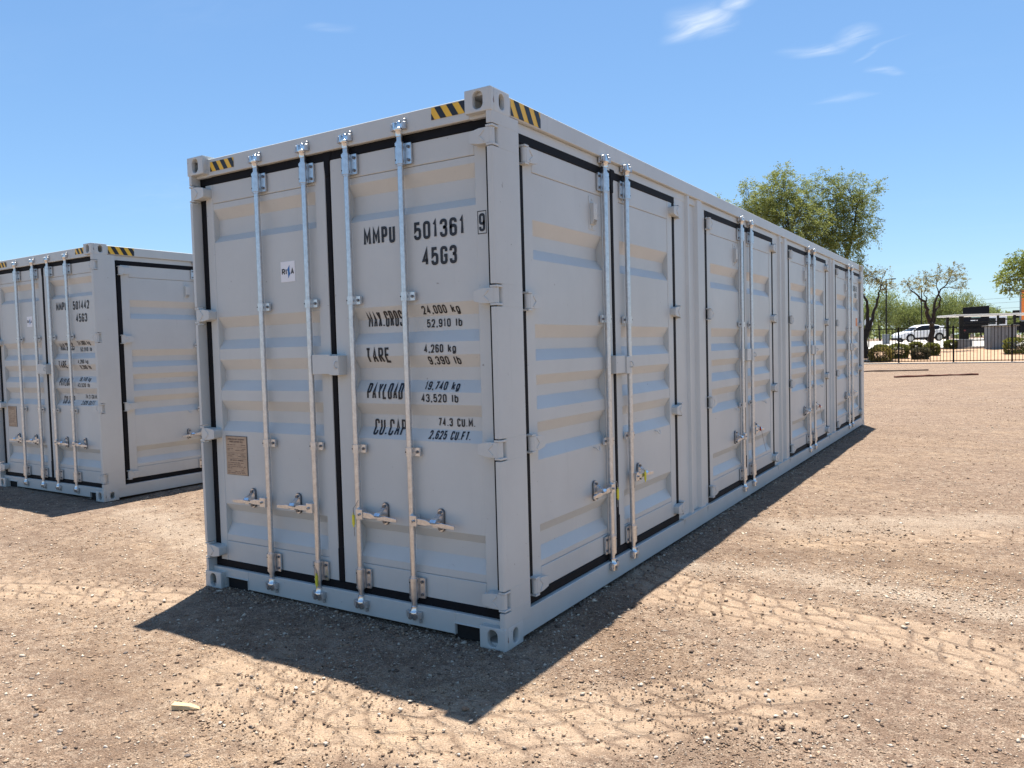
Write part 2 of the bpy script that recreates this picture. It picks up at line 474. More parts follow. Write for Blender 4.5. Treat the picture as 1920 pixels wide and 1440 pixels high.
def stone_mat():
    m, n, l, b = new_mat('loose_gravel')
    a = N(n, 'ShaderNodeAttribute', attribute_name='tint')
    g = N(n, 'ShaderNodeNewGeometry')
    no = N(n, 'ShaderNodeTexNoise', ins={'Scale': 120.0, 'Detail': 3.0})
    l.new(g.outputs['Position'], no.inputs['Vector'])
    mr = N(n, 'ShaderNodeMapRange', ins={'From Min': 0.3, 'From Max': 0.7, 'To Min': 0.8, 'To Max': 1.15})
    l.new(no.outputs['Fac'], mr.inputs['Value'])
    mu = N(n, 'ShaderNodeVectorMath', operation='SCALE')
    l.new(a.outputs['Color'], mu.inputs[0]); l.new(mr.outputs[0], mu.inputs['Scale'])
    l.new(mu.outputs[0], b.inputs['Base Color'])
    b.inputs['Roughness'].default_value = 0.85
    b.inputs['Specular IOR Level'].default_value = 0.25
    return m


M['ground'] = ground_mat()
M['gravel'] = stone_mat()
M['stone_pale'] = simple('pale_stone', (0.47, 0.41, 0.35), 0.8, 0, 0.16, 40, 0.2, 90)
M['stone_tan'] = simple('tan_stone', (0.31, 0.23, 0.165), 0.85, 0, 0.2, 40, 0.2, 90)
M['stone_dark'] = simple('dark_stone', (0.11, 0.09, 0.082), 0.8, 0, 0.2, 40, 0.2, 90)
M['bed'] = simple('orange_decomposed_granite', (0.38, 0.245, 0.15), 0.95, 0, 0.2, 3.0, 0.6, 14.0)


# ------------------------------------------------------------------ mesh helpers
class MB:
    def __init__(self):
        self.v, self.f, self.m = [], [], []

    def add(self, vs, fs, mi=0):
        o = len(self.v)
        self.v += [tuple(p) for p in vs]
        self.f += [tuple(i + o for i in f) for f in fs]
        self.m += [mi] * len(fs)
        return self

    def box(self, x0, x1, y0, y1, z0, z1, mi=0):
        return self.add([(x0, y0, z0), (x1, y0, z0), (x1, y1, z0), (x0, y1, z0), (x0, y0, z1), (x1, y0, z1), (x1, y1, z1), (x0, y1, z1)],
                        [(0, 3, 2, 1), (4, 5, 6, 7), (0, 1, 5, 4), (1, 2, 6, 5), (2, 3, 7, 6), (3, 0, 4, 7)], mi)

    def prism(self, poly, a0, a1, axis='y', mi=0):
        """polygon in the two other axes, run from a0 to a1"""
        n = len(poly)

        def P(p, a):
            return {'y': (p[0], a, p[1]), 'x': (a, p[0], p[1]), 'z': (p[0], p[1], a)}[axis]
        vs = [P(p, a0) for p in poly] + [P(p, a1) for p in poly]
        fs = [tuple(range(n)), tuple(range(2 * n - 1, n - 1, -1))]
        fs += [(i, i + n, (i + 1) % n + n, (i + 1) % n) for i in range(n)]
        return self.add(vs, fs, mi)

    def tube(self, pts, r, n=10, mi=0, cap=True):
        pts = [Vector(p) for p in pts]
        rs = r if isinstance(r, (list, tuple)) else [r] * len(pts)
        vs, fs = [], []
        ref = None
        for i, p in enumerate(pts):
            d = (pts[min(i + 1, len(pts) - 1)] - pts[max(i - 1, 0)]).normalized()
            if ref is None:
                ref = Vector((1, 0, 0)) if abs(d.x) < 0.9 else Vector((0, 1, 0))
            u = (ref - d * ref.dot(d)).normalized()
            ref = u
            w = d.cross(u)
            for k in range(n):
                a = 2 * PI * k / n
                vs.append(p + (u * math.cos(a) + w * math.sin(a)) * rs[i])
        for i in range(len(pts) - 1):
            for k in range(n):
                k2 = (k + 1) % n
                fs.append((i * n + k, i * n + k2, (i + 1) * n + k2, (i + 1) * n + k))
        if cap:
            fs.append(tuple(range(n - 1, -1, -1)))
            fs.append(tuple(range((len(pts) - 1) * n, len(pts) * n)))
        return self.add(vs, fs, mi)

    def plate_hole(self, cx, cz, w, h, hw, hh, y0, y1, mi=0, nn=8):
        """upright plate in x-z, thickness y0..y1, with a rounded-end hole of half sizes hw, hh"""
        inner = []
        s = max(hh - hw, 0)
        for k in range(4 * nn):
            a = 2 * PI * (k + 0.5) / (4 * nn)
            inner.append((hw * math.cos(a), (min(hw, hh)) * math.sin(a) + (s if math.sin(a) > 0 else -s)))
        outer = []
        for (x, z) in inner:
            t = min((w / 2) / abs(x) if x else 1e9, (h / 2) / abs(z) if z else 1e9)
            outer.append([x * t, z * t])
        for sx in (-1, 1):
            for sz in (-1, 1):
                k = min(range(len(outer)), key=lambda i: (outer[i][0] - sx * w / 2) ** 2 + (outer[i][1] - sz * h / 2) ** 2)
                outer[k] = [sx * w / 2, sz * h / 2]
        n = len(inner)
        vs = [(cx + x, y0, cz + z) for x, z in outer] + [(cx + x, y0, cz + z) for x, z in inner] + \
             [(cx + x, y1, cz + z) for x, z in outer] + [(cx + x, y1, cz + z) for x, z in inner]
        fs = []
        for i in range(n):
            j = (i + 1) % n
            fs += [(i, j, n + j, n + i), (2 * n + j, 2 * n + i, 3 * n + i, 3 * n + j), (n + i, n + j, 3 * n + j, 3 * n + i), (j, i, 2 * n + i, 2 * n + j)]
        return self.add(vs, fs, mi)

    def xf(self, fn, start=0):
        self.v[start:] = [tuple(fn(Vector(p))) for p in self.v[start:]]
        return self

    def mesh(self, name, mats, bevel=0.0, smooth=True, seg=1):
        me = bpy.data.meshes.new(name)
        me.from_pydata(self.v, [], self.f)
        for m in (mats if isinstance(mats, (list, tuple)) else [mats]):
            me.materials.append(M[m] if isinstance(m, str) else m)
        me.polygons.foreach_set('material_index', self.m)
        bm = bmesh.new()
        bm.from_mesh(me)
        bmesh.ops.recalc_face_normals(bm, faces=bm.faces)
        if bevel:
            es = [e for e in bm.edges if e.is_manifold and e.calc_face_angle(0) > 0.5]
            bmesh.ops.bevel(bm, geom=es, offset=bevel, segments=seg, profile=0.6, affect='EDGES', clamp_overlap=True)
        bm.to_mesh(me)
        bm.free()
        if smooth:
            me.polygons.foreach_set('use_smooth', [True] * len(me.polygons))
            me.set_sharp_from_angle(angle=math.radians(32))
        me.update()
        return me


def obj(name, me, parent=None, loc=(0, 0, 0), rz=0.0, label=None):
    o = bpy.data.objects.new(name, me)
    COL.objects.link(o)
    o.location = loc
    o.rotation_euler = (0, 0, rz)
    if parent is not None:
        o.parent = parent
    if label:
        o['label'] = label
    return o


def tag(o, label, cat, group=None, kind=None):
    if label:
        o['label'] = label
    if cat:
        o['category'] = cat
    if group:
        o['group'] = group
    if kind:
        o['kind'] = kind
    return o


CACHE = {}


def cached(key, fn):
    if key not in CACHE:
        CACHE[key] = fn()
    return CACHE[key]


# ------------------------------------------------------------------ terrain
def sm(t):
    t = np.clip(t, 0, 1)
    return t * t * (3 - 2 * t)


def Hf(x, y):
    x = np.asarray(x, float); y = np.asarray(y, float)
    h = 0.22 * sm((y - 14) / 27)
    h = h - 0.034 * sm((-1.2 - x) / 2.4) * (1 - sm((y - 16) / 14))
    h = h + np.clip((y - 42) / 12.5, 0, 1) * 0.54 + np.clip(y - 54.5, 0, 20) * 0.016 + np.clip(y - 74.5, 0, 40) * 0.007
    return h


def undul(x, y):
    return (0.0035 * np.sin(2.1 * x + 0.7 * y) + 0.004 * np.sin(-1.3 * x + 2.7 * y + 1.0) + 0.0025 * np.sin(5.1 * x + 3.3 * y + 2.0)
            + 0.002 * np.sin(8.3 * x - 6.9 * y) + 0.0018 * np.sin(13.7 * x + 11.1 * y + 0.4))


def gz(x, y):
    return Hf(x, y) + undul(x, y)


def ramp_coords(lo, hi, step, far_lo, far_hi, grow=1.13):
    c = list(np.arange(lo, hi + 1e-6, step))
    s, q = step, c[-1]
    while q < far_hi:
        s *= grow; q += s; c.append(min(q, far_hi))
    s, q = step, c[0]
    pre = []
    while q > far_lo:
        s *= grow; q -= s; pre.append(max(q, far_lo))
    return np.array(pre[::-1] + c)


xs = ramp_coords(-5.5, 7.0, 0.045, -2500, 2500)
ys = ramp_coords(-3.2, 8.0, 0.045, -1200, 3500)
ys = np.unique(np.sort(np.concatenate([ys, [41.95, 42.25, 54.0, 55.0]])))
GX, GY = np.meshgrid(xs, ys)
near = np.clip(1 - (np.hypot(GX - 2, GY - 2) - 30) / 30, 0, 1)
GZ = Hf(GX, GY) + undul(GX, GY) * near - 0.10 * (GY > 42.1) - 0.25 * (GY > 54.6)
# tracks: distance to the wheel paths
TRACKS = [([(2.15, 1.75), (2.9, 1.36), (3.64, 1.2), (4.13, 1.22), (4.7, 1.0), (5.6, 0.6)], 0.36, 1.0),
          ([(1.4, -0.85), (2.2, -0.98), (2.75, -0.75), (3.25, -0.35), (3.75, 0.1)], 0.34, 1.0),
          ([(-2.2, -0.9), (-1.33, -0.72), (-0.6, -0.45), (-0.05, -0.32)], 0.30, 0.9),
          ([(3.3, 3.0), (4.1, 3.6), (5.6, 4.2), (7.5, 4.6)], 0.30, 0.55)]


def seg_dist(px, py, path):
    best = np.full(px.shape, 1e9)
    for (a, b) in zip(path[:-1], path[1:]):
        ax, ay = a; bx, by = b
        t = np.clip(((px - ax) * (bx - ax) + (py - ay) * (by - ay)) / ((bx - ax) ** 2 + (by - ay) ** 2), 0, 1)
        best = np.minimum(best, np.hypot(px - ax - t * (bx - ax), py - ay - t * (by - ay)))
    return best


track = np.zeros_like(GX)
TU, TV = np.zeros_like(GX), np.zeros_like(GX)
bestd = np.full(GX.shape, 1e9)
for ti, (path, hw, st) in enumerate(TRACKS):
    track = np.maximum(track, st * np.clip(1.35 - seg_dist(GX, GY, path) / hw, 0, 1))
    run = 0.0
    for (a, b) in zip(path[:-1], path[1:]):
        dx, dy = b[0] - a[0], b[1] - a[1]
        ln = math.hypot(dx, dy)
        tt = np.clip(((GX - a[0]) * dx + (GY - a[1]) * dy) / ln ** 2, 0, 1)
        dd = np.hypot(GX - a[0] - tt * dx, GY - a[1] - tt * dy)
        cross = ((GY - a[1]) * dx - (GX - a[0]) * dy) / ln
        use = dd < bestd
        bestd = np.where(use, dd, bestd)
        TU = np.where(use, run + tt * ln + 7.3 * ti, TU)
        TV = np.where(use, cross, TV)
        run += ln
GZ = GZ - 0.006 * np.clip(track, 0, 1) * near
sand = 0.0 * GX
for (cx, cy, r, s) in [(1.75, -1.0, 0.7, 0.6), (2.9, -0.1, 0.6, 0.25), (2.6, -1.3, 0.8, 0.5), (4.3, 2.6, 0.7, 0.3), (-1.2, -0.6, 1.0, 0.35), (0.9, -0.6, 0.5, 0.3)]:
    sand = np.maximum(sand, s * np.exp(-((GX - cx) ** 2 + (GY - cy) ** 2) / r ** 2))
sand = np.clip(sand + 0.26 * track, 0, 1)
soil = np.zeros_like(GX)
for path, hw, st in [([(2.6, 0.9), (3.1, 0.25), (3.7, -0.5), (4.2, -1.0)], 0.26, 0.9), ([(2.9, 2.35), (3.8, 2.7), (5.5, 2.5), (8, 2.4)], 0.30, 0.8), ([(3.3, 5.0), (6, 6.6), (11, 7.5)], 0.55, 0.7), ([(-4, 0.35), (-1.2, 0.1), (0.1, -0.1)], 0.35, 0.6),
                      ([(0.4, -1.1), (1.1, -1.35), (1.9, -1.75)], 0.30, 0.7), ([(3.9, 0.2), (4.6, 0.0), (5.6, -0.4)], 0.3, 0.6), ([(2, 14), (8, 16), (20, 17)], 1.0, 0.6), ([(0, 24), (8, 23), (24, 26)], 1.4, 0.6), ([(3, 11), (9, 10), (16, 12)], 0.8, 0.6),
                      ([(2.75, 1.95), (3.4, 2.05), (4.2, 1.95), (6, 1.6)], 0.26, -0.9), ([(3.1, 3.5), (4.6, 4.4), (7.5, 5.3)], 0.45, -0.8), ([(3.0, 8.5), (6, 9.5), (12, 9.6)], 0.8, -0.7), ([(-3, 1.4), (-1.4, 0.9), (-0.3, 0.55)], 0.4, -0.8), ([(2, 19), (9, 20), (20, 21)], 1.6, -0.7),
                      ([(2.9, 0.85), (3.3, 0.6), (3.9, 0.55)], 0.22, -0.6), ([(0, 29), (8, 33), (20, 33)], 1.6, -0.6)]:
    q = seg_dist(GX, GY, path)
    soil = soil + st * (0.62 if path[0][1] < 4 else 0.28) * np.exp(-(q / hw) ** 2)
soil = np.clip(soil, -1, 1)
ny, nx = GX.shape
me = bpy.data.meshes.new('ground')
co = np.stack([GX, GY, GZ], -1).reshape(-1, 3)
idx = np.arange(nx * ny).reshape(ny, nx)
quads = np.stack([idx[:-1, :-1], idx[:-1, 1:], idx[1:, 1:], idx[1:, :-1]], -1).reshape(-1, 4)
me.vertices.add(len(co)); me.vertices.foreach_set('co', co.ravel())
me.loops.add(quads.size); me.loops.foreach_set('vertex_index', quads.ravel().astype(np.int32))
me.polygons.add(len(quads)); me.polygons.foreach_set('loop_start', np.arange(0, quads.size, 4, dtype=np.int32))
me.polygons.foreach_set('use_smooth', np.ones(len(quads), bool))
me.update(calc_edges=True)
for nm, arr in (('sand', sand), ('track', track), ('soil', soil), ('tread_u', TU), ('tread_v', TV)):
    a = me.attributes.new(nm, 'FLOAT', 'POINT')
    a.data.foreach_set('value', arr.ravel().astype(np.float32))
me.materials.append(M['ground'])
tag(obj('ground', me), 'brown gravel and compacted dirt lot with tyre prints', None, kind='structure')


def sheet(name, x0, x1, y0, y1, dz, mat, label, nx=24, ny=24):
    X, Y = np.meshgrid(np.linspace(x0, x1, nx), np.linspace(y0, y1, ny))
    Z = Hf(X, Y) + dz
    mb = MB()
    V = np.stack([X, Y, Z], -1).reshape(-1, 3)
    I = np.arange(nx * ny).reshape(ny, nx)
    F = np.stack([I[:-1, :-1], I[:-1, 1:], I[1:, 1:], I[1:, :-1]], -1).reshape(-1, 4)
    mb.add(V.tolist(), F.tolist())
    return tag(obj(name, mb.mesh(name, mat)), label, None, kind='structure')


sheet('planting_bed', -60, 60, 42.02, 54.6, 0.0, 'bed', 'orange gravel planting bed behind the iron fence', 40, 16)
sheet('street', -60, 60, 54.45, 96, 0.02, 'pavement', 'pale sunlit pavement beyond the planting bed', 30, 30)
mb = MB()
for i in range(30):
    x0 = -60 + 4 * i
    mb.box(x0, x0 + 3.99, 54.35, 54.5, Hf(0, 54.4) - 0.2, Hf(0, 54.4) + 0.12)
tag(obj('kerb', mb.mesh('kerb', 'concrete', 0.01)), 'concrete kerb edging the planting bed', None, kind='structure')
mb = MB()
for i in range(24):
    x0 = -36 + 3 * i
    mb.box(x0, x0 + 2.985, 41.45, 42.06, 0.0, 0.27)
tag(obj('kerb', mb.mesh('fence_kerb', 'concrete', 0.012)), 'low concrete strip along the foot of the iron fence', None, kind='structure')

# ------------------------------------------------------------------ stroke lettering
r_ = 1
GL = {
    '0': [[(0.5, 1), (1, 1, r_), (1, 0, r_), (0, 0, r_), (0, 1, r_), (0.5, 1)]],
    'O': [[(0.5, 1), (1, 1, r_), (1, 0, r_), (0, 0, r_), (0, 1, r_), (0.5, 1)]],
    '1': [[(0.15, 0.8), (0.58, 1), (0.58, 0)]],
    '2': [[(0, 0.72), (0, 1, r_), (1, 1, r_), (1, 0.55, r_), (0, 0), (1, 0)]],
    '3': [[(0, 0.76), (0, 1, r_), (1, 1, r_), (1, 0.54, r_), (0.4, 0.54)], [(0.4, 0.54), (1, 0.54, r_), (1, 0, r_), (0, 0, r_), (0, 0.24)]],
    '4': [[(0.72, 0), (0.72, 1), (0, 0.28), (1, 0.28)]],
    '5': [[(0.95, 1), (0.08, 1), (0.03, 0.52), (0.3, 0.62), (1, 0.62, r_), (1, 0, r_), (0, 0, r_), (0, 0.22)]],
    '6': [[(1, 0.78), (1, 1, r_), (0, 1, r_), (0, 0, r_), (1, 0, r_), (1, 0.58, r_), (0, 0.58, r_), (0, 0.4)]],
    '7': [[(0, 1), (1, 1), (0.3, 0)]],
    '8': [[(0.5, 1), (1, 1, r_), (1, 0.54, r_), (0, 0.54, r_), (0, 1, r_), (0.5, 1)], [(0.5, 0.54), (1, 0.54, r_), (1, 0, r_), (0, 0, r_), (0, 0.54, r_), (0.5, 0.54)]],
    '9': [[(0, 0.22), (0, 0, r_), (1, 0, r_), (1, 1, r_), (0, 1, r_), (0, 0.42, r_), (1, 0.42, r_), (1, 0.6)]],
    'A': [[(0, 0), (0.5, 1), (1, 0)], [(0.2, 0.3), (0.8, 0.3)]],
    'C': [[(1, 0.74), (1, 1, r_), (0, 1, r_), (0, 0, r_), (1, 0, r_), (1, 0.26)]],
    'D': [[(0, 0), (0, 1), (1, 1, r_), (1, 0, r_), (0, 0), (0, 0.2)]],
    'E': [[(1, 1), (0, 1), (0, 0), (1, 0)], [(0, 0.52), (0.85, 0.52)]],
    'F': [[(1, 1), (0, 1), (0, 0)], [(0, 0.52), (0.85, 0.52)]],
    'G': [[(1, 0.74), (1, 1, r_), (0, 1, r_), (0, 0, r_), (1, 0, r_), (1, 0.48), (0.55, 0.48)]],
    'I': [[(0.5, 0), (0.5, 1)]],
    'K': [[(0, 0), (0, 1)], [(1, 1), (0.05, 0.45)], [(0.3, 0.6), (1, 0)]],
    'L': [[(0, 1), (0, 0), (1, 0)]],
    'M': [[(0, 0), (0, 1), (0.5, 0.3), (1, 1), (1, 0)]],
    'N': [[(0, 0), (0, 1), (1, 0), (1, 1)]],
    'P': [[(0, 0), (0, 1), (1, 1, r_), (1, 0.45, r_), (0, 0.45)]],
    'R': [[(0, 0), (0, 1), (1, 1, r_), (1, 0.48, r_), (0, 0.48)], [(0.5, 0.48), (1, 0)]],
    'S': [[(1, 0.78), (1, 1, r_), (0, 1, r_), (0, 0.53, r_), (1, 0.53, r_), (1, 0, r_), (0, 0, r_), (0, 0.22)]],
    'T': [[(0, 1), (1, 1)], [(0.5, 1), (0.5, 0)]],
    'U': [[(0, 1), (0, 0, r_), (1, 0, r_), (1, 1)]],
    'V': [[(0, 1), (0.5, 0), (1, 1)]],
    'X': [[(0, 0), (1, 1)], [(0, 1), (1, 0)]],
    'Y': [[(0, 1), (0.5, 0.48), (1, 1)], [(0.5, 0.48), (0.5, 0)]],
    'k': [[(0, 0), (0, 1)], [(0.95, 0.68), (0.05, 0.28)], [(0.4, 0.42), (1, 0)]],
    'g': [[(1, 0.7), (1, -0.22, r_), (0, -0.22, r_), (0, -0.1)], [(1, 0.35), (1, 0.7, r_), (0, 0.7, r_), (0, 0, r_), (1, 0, r_), (1, 0.35)]],
    'l': [[(0.5, 0), (0.5, 1)]],
    'b': [[(0, 1), (0, 0)], [(0, 0.35), (0, 0.7, r_), (1, 0.7, r_), (1, 0, r_), (0, 0, r_), (0, 0.35)]],
    '.': [[(0.5, 0.0), (0.5, 0.1)]],
    ',': [[(0.6, 0.1), (0.35, -0.14)]],
    ' ': [],
}
NARROW = {'.': 0.45, ',': 0.45, '1': 0.72, 'I': 0.45, 'l': 0.5, ' ': 0.75, 'M': 1.25}


def strokes(text, x0, x1, z0, h, sw):
    """poly-lines with constant stroke width as quads in x-z"""
    wd = [NARROW.get(c, 1.0) for c in text]
    gap = 0.30
    unit = (x1 - x0) / (sum(wd) + gap * (len(text) - 1))
    vs, fs = [], []
    x = x0
    for c, w in zip(text, wd):
        gw, gx = unit * w, x
        x += unit * (w + gap)
        ins = sw / 2
        for line in GL[c]:
            pts = []
            base = [(gx + ins + q[0] * max(gw - sw, 1e-4), z0 + ins + q[1] * (h - sw), len(q) > 2) for q in line]
            for i, (px, pz, rd) in enumerate(base):
                if rd and 0 < i < len(base) - 1:
                    a, b = base[i - 1], base[i + 1]
                    rad = 0.46 * max(gw - sw, 1e-4)
                    la = math.hypot(a[0] - px, a[1] - pz); lb = math.hypot(b[0] - px, b[1] - pz)
                    ra = min(rad, la * (0.5 if a[2] else 0.98)); rb = min(rad, lb * (0.5 if b[2] else 0.98))
                    A = (px + (a[0] - px) / la * ra, pz + (a[1] - pz) / la * ra)
                    B = (px + (b[0] - px) / lb * rb, pz + (b[1] - pz) / lb * rb)
                    for t in (0, 0.25, 0.5, 0.75, 1):
                        pts.append(((1 - t) ** 2 * A[0] + 2 * t * (1 - t) * px + t * t * B[0], (1 - t) ** 2 * A[1] + 2 * t * (1 - t) * pz + t * t * B[1]))
                else:
                    pts.append((px, pz))
            cl = [pts[0]]
            for q in pts[1:]:
                if math.hypot(q[0] - cl[-1][0], q[1] - cl[-1][1]) > 1e-5:
                    cl.append(q)
            pts = cl
            closed = math.hypot(pts[0][0] - pts[-1][0], pts[0][1] - pts[-1][1]) < 1e-5
            n = len(pts)
            o = len(vs)
            for i in range(n):
                p = pts[i]
                a = pts[i - 1] if i else (pts[-2] if closed else None)
                b = pts[i + 1] if i < n - 1 else (pts[1] if closed else None)
                d1 = Vector((p[0] - a[0], p[1] - a[1])).normalized() if a else None
                d2 = Vector((b[0] - p[0], b[1] - p[1])).normalized() if b else None
                if d1 is None: d1 = d2
                if d2 is None: d2 = d1
                nn = Vector((-(d1.y + d2.y), d1.x + d2.x))
                if nn.length < 1e-4: nn = Vector((-d1.y, d1.x))
                nn.normalize()
                k = min(1.0 / max(nn.dot(Vector((-d1.y, d1.x))), 0.35), 2.2)
                e = Vector((0, 0))
                if not closed and i == 0: e = -d2 * 0.0
                vs.append((p[0] + nn.x * sw / 2 * k, p[1] + nn.y * sw / 2 * k)); vs.append((p[0] - nn.x * sw / 2 * k, p[1] - nn.y * sw / 2 * k))
            for i in range(n - 1):
                fs.append((o + 2 * i, o + 2 * i + 1, o + 2 * i + 3, o + 2 * i + 2))
    return vs, fs


def decal_mesh(name, polys, mats, prof=None, y=-0.0, lift=0.0012):
    """flat print (polys: list of (verts2d, faces, material index)) laid on a pressed panel profile; outward is -y"""
    bm = bmesh.new()
    for vs, fs, mi in polys:
        bv = [bm.verts.new((p[0], 0, p[1])) for p in vs]
        for f in fs:
            try:
                q = bm.faces.new([bv[i] for i in f])
                q.material_index = mi
            except ValueError:
                pass
    if prof:
        for z, d in prof:
            bmesh.ops.bisect_plane(bm, geom=bm.verts[:] + bm.edges[:] + bm.faces[:], plane_co=(0, 0, z), plane_no=(0, 0, 1), dist=1e-6)
        zz = [q[0] for q in prof][::-1]; dd = [q[1] for q in prof][::-1]
    for v in bm.verts:
        v.co.y = y + (float(np.interp(v.co.z, zz, dd)) if prof else 0.0) - lift * (1.9 if prof else 1)
    bmesh.ops.recalc_face_normals(bm, faces=bm.faces)
    for f in bm.faces:
        if f.normal.y > 0:
            f.normal_flip()
    me = bpy.data.meshes.new(name)
    bm.to_mesh(me)
    bm.free()
    for m in mats:
        me.materials.append(M[m])
    return me


def rect(x0, x1, z0, z1, mi=0):
    return ([(x0, z0), (x1, z0), (x1, z1), (x0, z1)], [(0, 1, 2, 3)], mi)


# ------------------------------------------------------------------ shipping container
W, L, H = 2.438, 12.192, 2.896
# face space: x along the face, outward is -y, z up.  The side face is the same turned by 90 degrees.
FD = 0.072          # depth of the end-door face behind the corner castings
SD = 0.030          # depth of the side-door face behind the corner posts
GRO = 0.040         # groove depth of the pressed panels


def profile(cuts, ztop, zbot, y0):
    p = [(ztop, y0)]
    for (a, b, c, d) in cuts:
        p += [(a, y0), (b, y0 + GRO), (c, y0 + GRO), (d, y0)]
    p.append((zbot, y0))
    return p


END_CUTS = [(2.549, 2.482, 2.377, 2.331), (1.833, 1.764, 1.683, 1.620), (1.550, 1.481, 1.411, 1.344), (1.276, 1.210, 1.136, 1.071), (0.578, 0.525, 0.441, 0.366)]
SIDE_CUTS = [(2.283, 2.205, 2.128, 2.065), (1.706, 1.630, 1.567, 1.502), (1.422, 1.363, 1.300, 1.228), (1.158, 1.092, 1.014, 0.944), (0.578, 0.518, 0.440, 0.372)]
END_PROF = profile(END_CUTS, 2.586, 0.325, FD + 0.004)
SIDE_PROF = profile(SIDE_CUTS, 2.540, 0.340, SD + 0.004)


def door_mesh(key, x0, x1, z0, z1, px0, px1, prof, y0):
    def make():
        mb = MB()
        zt, zb = prof[0][0], prof[-1][0]
        t = 0.052
        # tubular door frame
        mb.box(x0, px0, y0, y0 + t, z0, z1)
        mb.box(px1, x1, y0, y0 + t, z0, z1)
        mb.box(px0, px1, y0 + 0.001, y0 + t - 0.001, zt + 0.003, z1 - 0.0008)
        mb.box(px0, px1, y0 + 0.001, y0 + t - 0.001, z0 + 0.0008, zb - 0.003)
        n = len(mb.v)
        me1 = mb.mesh('door', 'paint', 0.0035)
        # pressed panel: closed sheet with soft bends
        pb = MB()
        pts = []
        pts = list(prof)
        k = len(pts)
        yb = y0 + t - 0.001
        vs = [(px0 - 0.002, y, z) for z, y in pts] + [(px1 + 0.002, y, z) for z, y in pts] + \
             [(px0 - 0.002, yb + 0.01, pts[0][0]), (px1 + 0.002, yb + 0.01, pts[0][0]), (px0 - 0.002, yb + 0.01, pts[-1][0]), (px1 + 0.002, yb + 0.01, pts[-1][0])]
        fs = [(i, i + 1, k + i + 1, k + i) for i in range(k - 1)]
        fs += [(2 * k, 2 * k + 1, 2 * k + 3, 2 * k + 2), (0, k, 2 * k + 1, 2 * k), (k - 1, 2 * k - 1, 2 * k + 3, 2 * k + 2)]
        pb.add(vs, fs)
        me2 = pb.mesh('panel', 'paint')
        bm = bmesh.new()
        bm.from_mesh(me1); bm.from_mesh(me2)
        me = bpy.data.meshes.new('door')
        bm.to_mesh(me)
        bm.free()
        me.materials.append(M['paint'])
        me.polygons.foreach_set('use_smooth', [True] * len(me.polygons))
        me.set_sharp_from_angle(angle=math.radians(11))
        bpy.data.meshes.remove(me1); bpy.data.meshes.remove(me2)
        return me
    return cached(key, make)


def hinge_mesh(sgn):
    """forged hinge: pin barrel at x=0, blade running towards +x*sgn onto the door; z centred"""
    def make():
        mb = MB()
        mb.tube([(0, 0.0, -0.040), (0, 0.0, 0.040)], 0.0185, 14)
        poly = [(0, -0.040), (0.062, -0.040), (0.118, -0.030), (0.124, -0.022), (0.124, 0.022), (0.118, 0.030), (0.062, 0.040), (0, 0.040)]
        mb.prism([(p[0] * sgn, p[1]) for p in poly], -0.020, 0.044)
        # raised chevron ribs on the blade
        for a, b in (((0.030, 0.030), (0.062, 0.0)), ((0.030, -0.030), (0.062, 0.0))):
            dx, dz = b[0] - a[0], b[1] - a[1]
            ln = math.hypot(dx, dz)
            nx_, nz_ = -dz / ln * 0.0045, dx / ln * 0.0045
            mb.prism([((a[0] + nx_) * sgn, a[1] + nz_), ((b[0] + nx_) * sgn, b[1] + nz_), ((b[0] - nx_) * sgn, b[1] - nz_), ((a[0] - nx_) * sgn, a[1] - nz_)], -0.0235, -0.019)
        # upper and lower lugs on the post side
        for s in (-1, 1):
            z = s * 0.0465
            mb.box(-0.020, 0.022, -0.021, 0.036, z - 0.0055, z + 0.0055)
        return mb.mesh('hinge', 'paint', 0.0013)
    return cached(('hinge', sgn), make)


def bracket_mesh(fl):
    """long sleeve bearing of a locking bar with flange and two bolts; flange towards +x*fl"""
    def make():
        mb = MB()
        mb.tube([(0, 0, -0.066), (0, 0, -0.058), (0, 0, -0.0575), (0, 0, 0.0575), (0, 0, 0.058), (0, 0, 0.066)], [0.022, 0.022, 0.0285, 0.0285, 0.022, 0.022], 16)
        x0, x1 = (0.018, 0.068) if fl > 0 else (-0.068, -0.018)
        mb.box(x0, x1, 0.012, 0.024, -0.057, 0.057)
        for s in (-1, 1):
            mb.tube([(0.050 * fl, 0.014, s * 0.036), (0.050 * fl, 0.004, s * 0.036)], 0.0088, 8, 1)
            mb.tube([(-0.010 * fl, -0.018, s * 0.036), (-0.010 * fl, -0.0272, s * 0.036)], 0.0042, 8, 2)
        return mb.mesh('bar_bearing', ['galv', 'bolt', 'rubber'], 0.0)
    return cached(('brk', fl), make)


def guide_mesh(fl):
    def make():
        mb = MB()
        mb.tube([(0, 0, -0.024), (0, 0, 0.024)], 0.0245, 14)
        x0, x1 = (0.014, 0.064) if fl > 0 else (-0.064, -0.014)
        mb.box(x0, x1, 0.008, 0.022, -0.0235, 0.0235)
        mb.tube([(0.048 * fl, 0.010, 0), (0.048 * fl, 0.001, 0)], 0.0082, 8, 1)
        mb.tube([(-0.010 * fl, -0.015, 0), (-0.010 * fl, -0.0238, 0)], 0.0042, 8, 2)
        return mb.mesh('bar_guide', ['galv', 'bolt', 'rubber'], 0.0)
    return cached(('gd', fl), make)


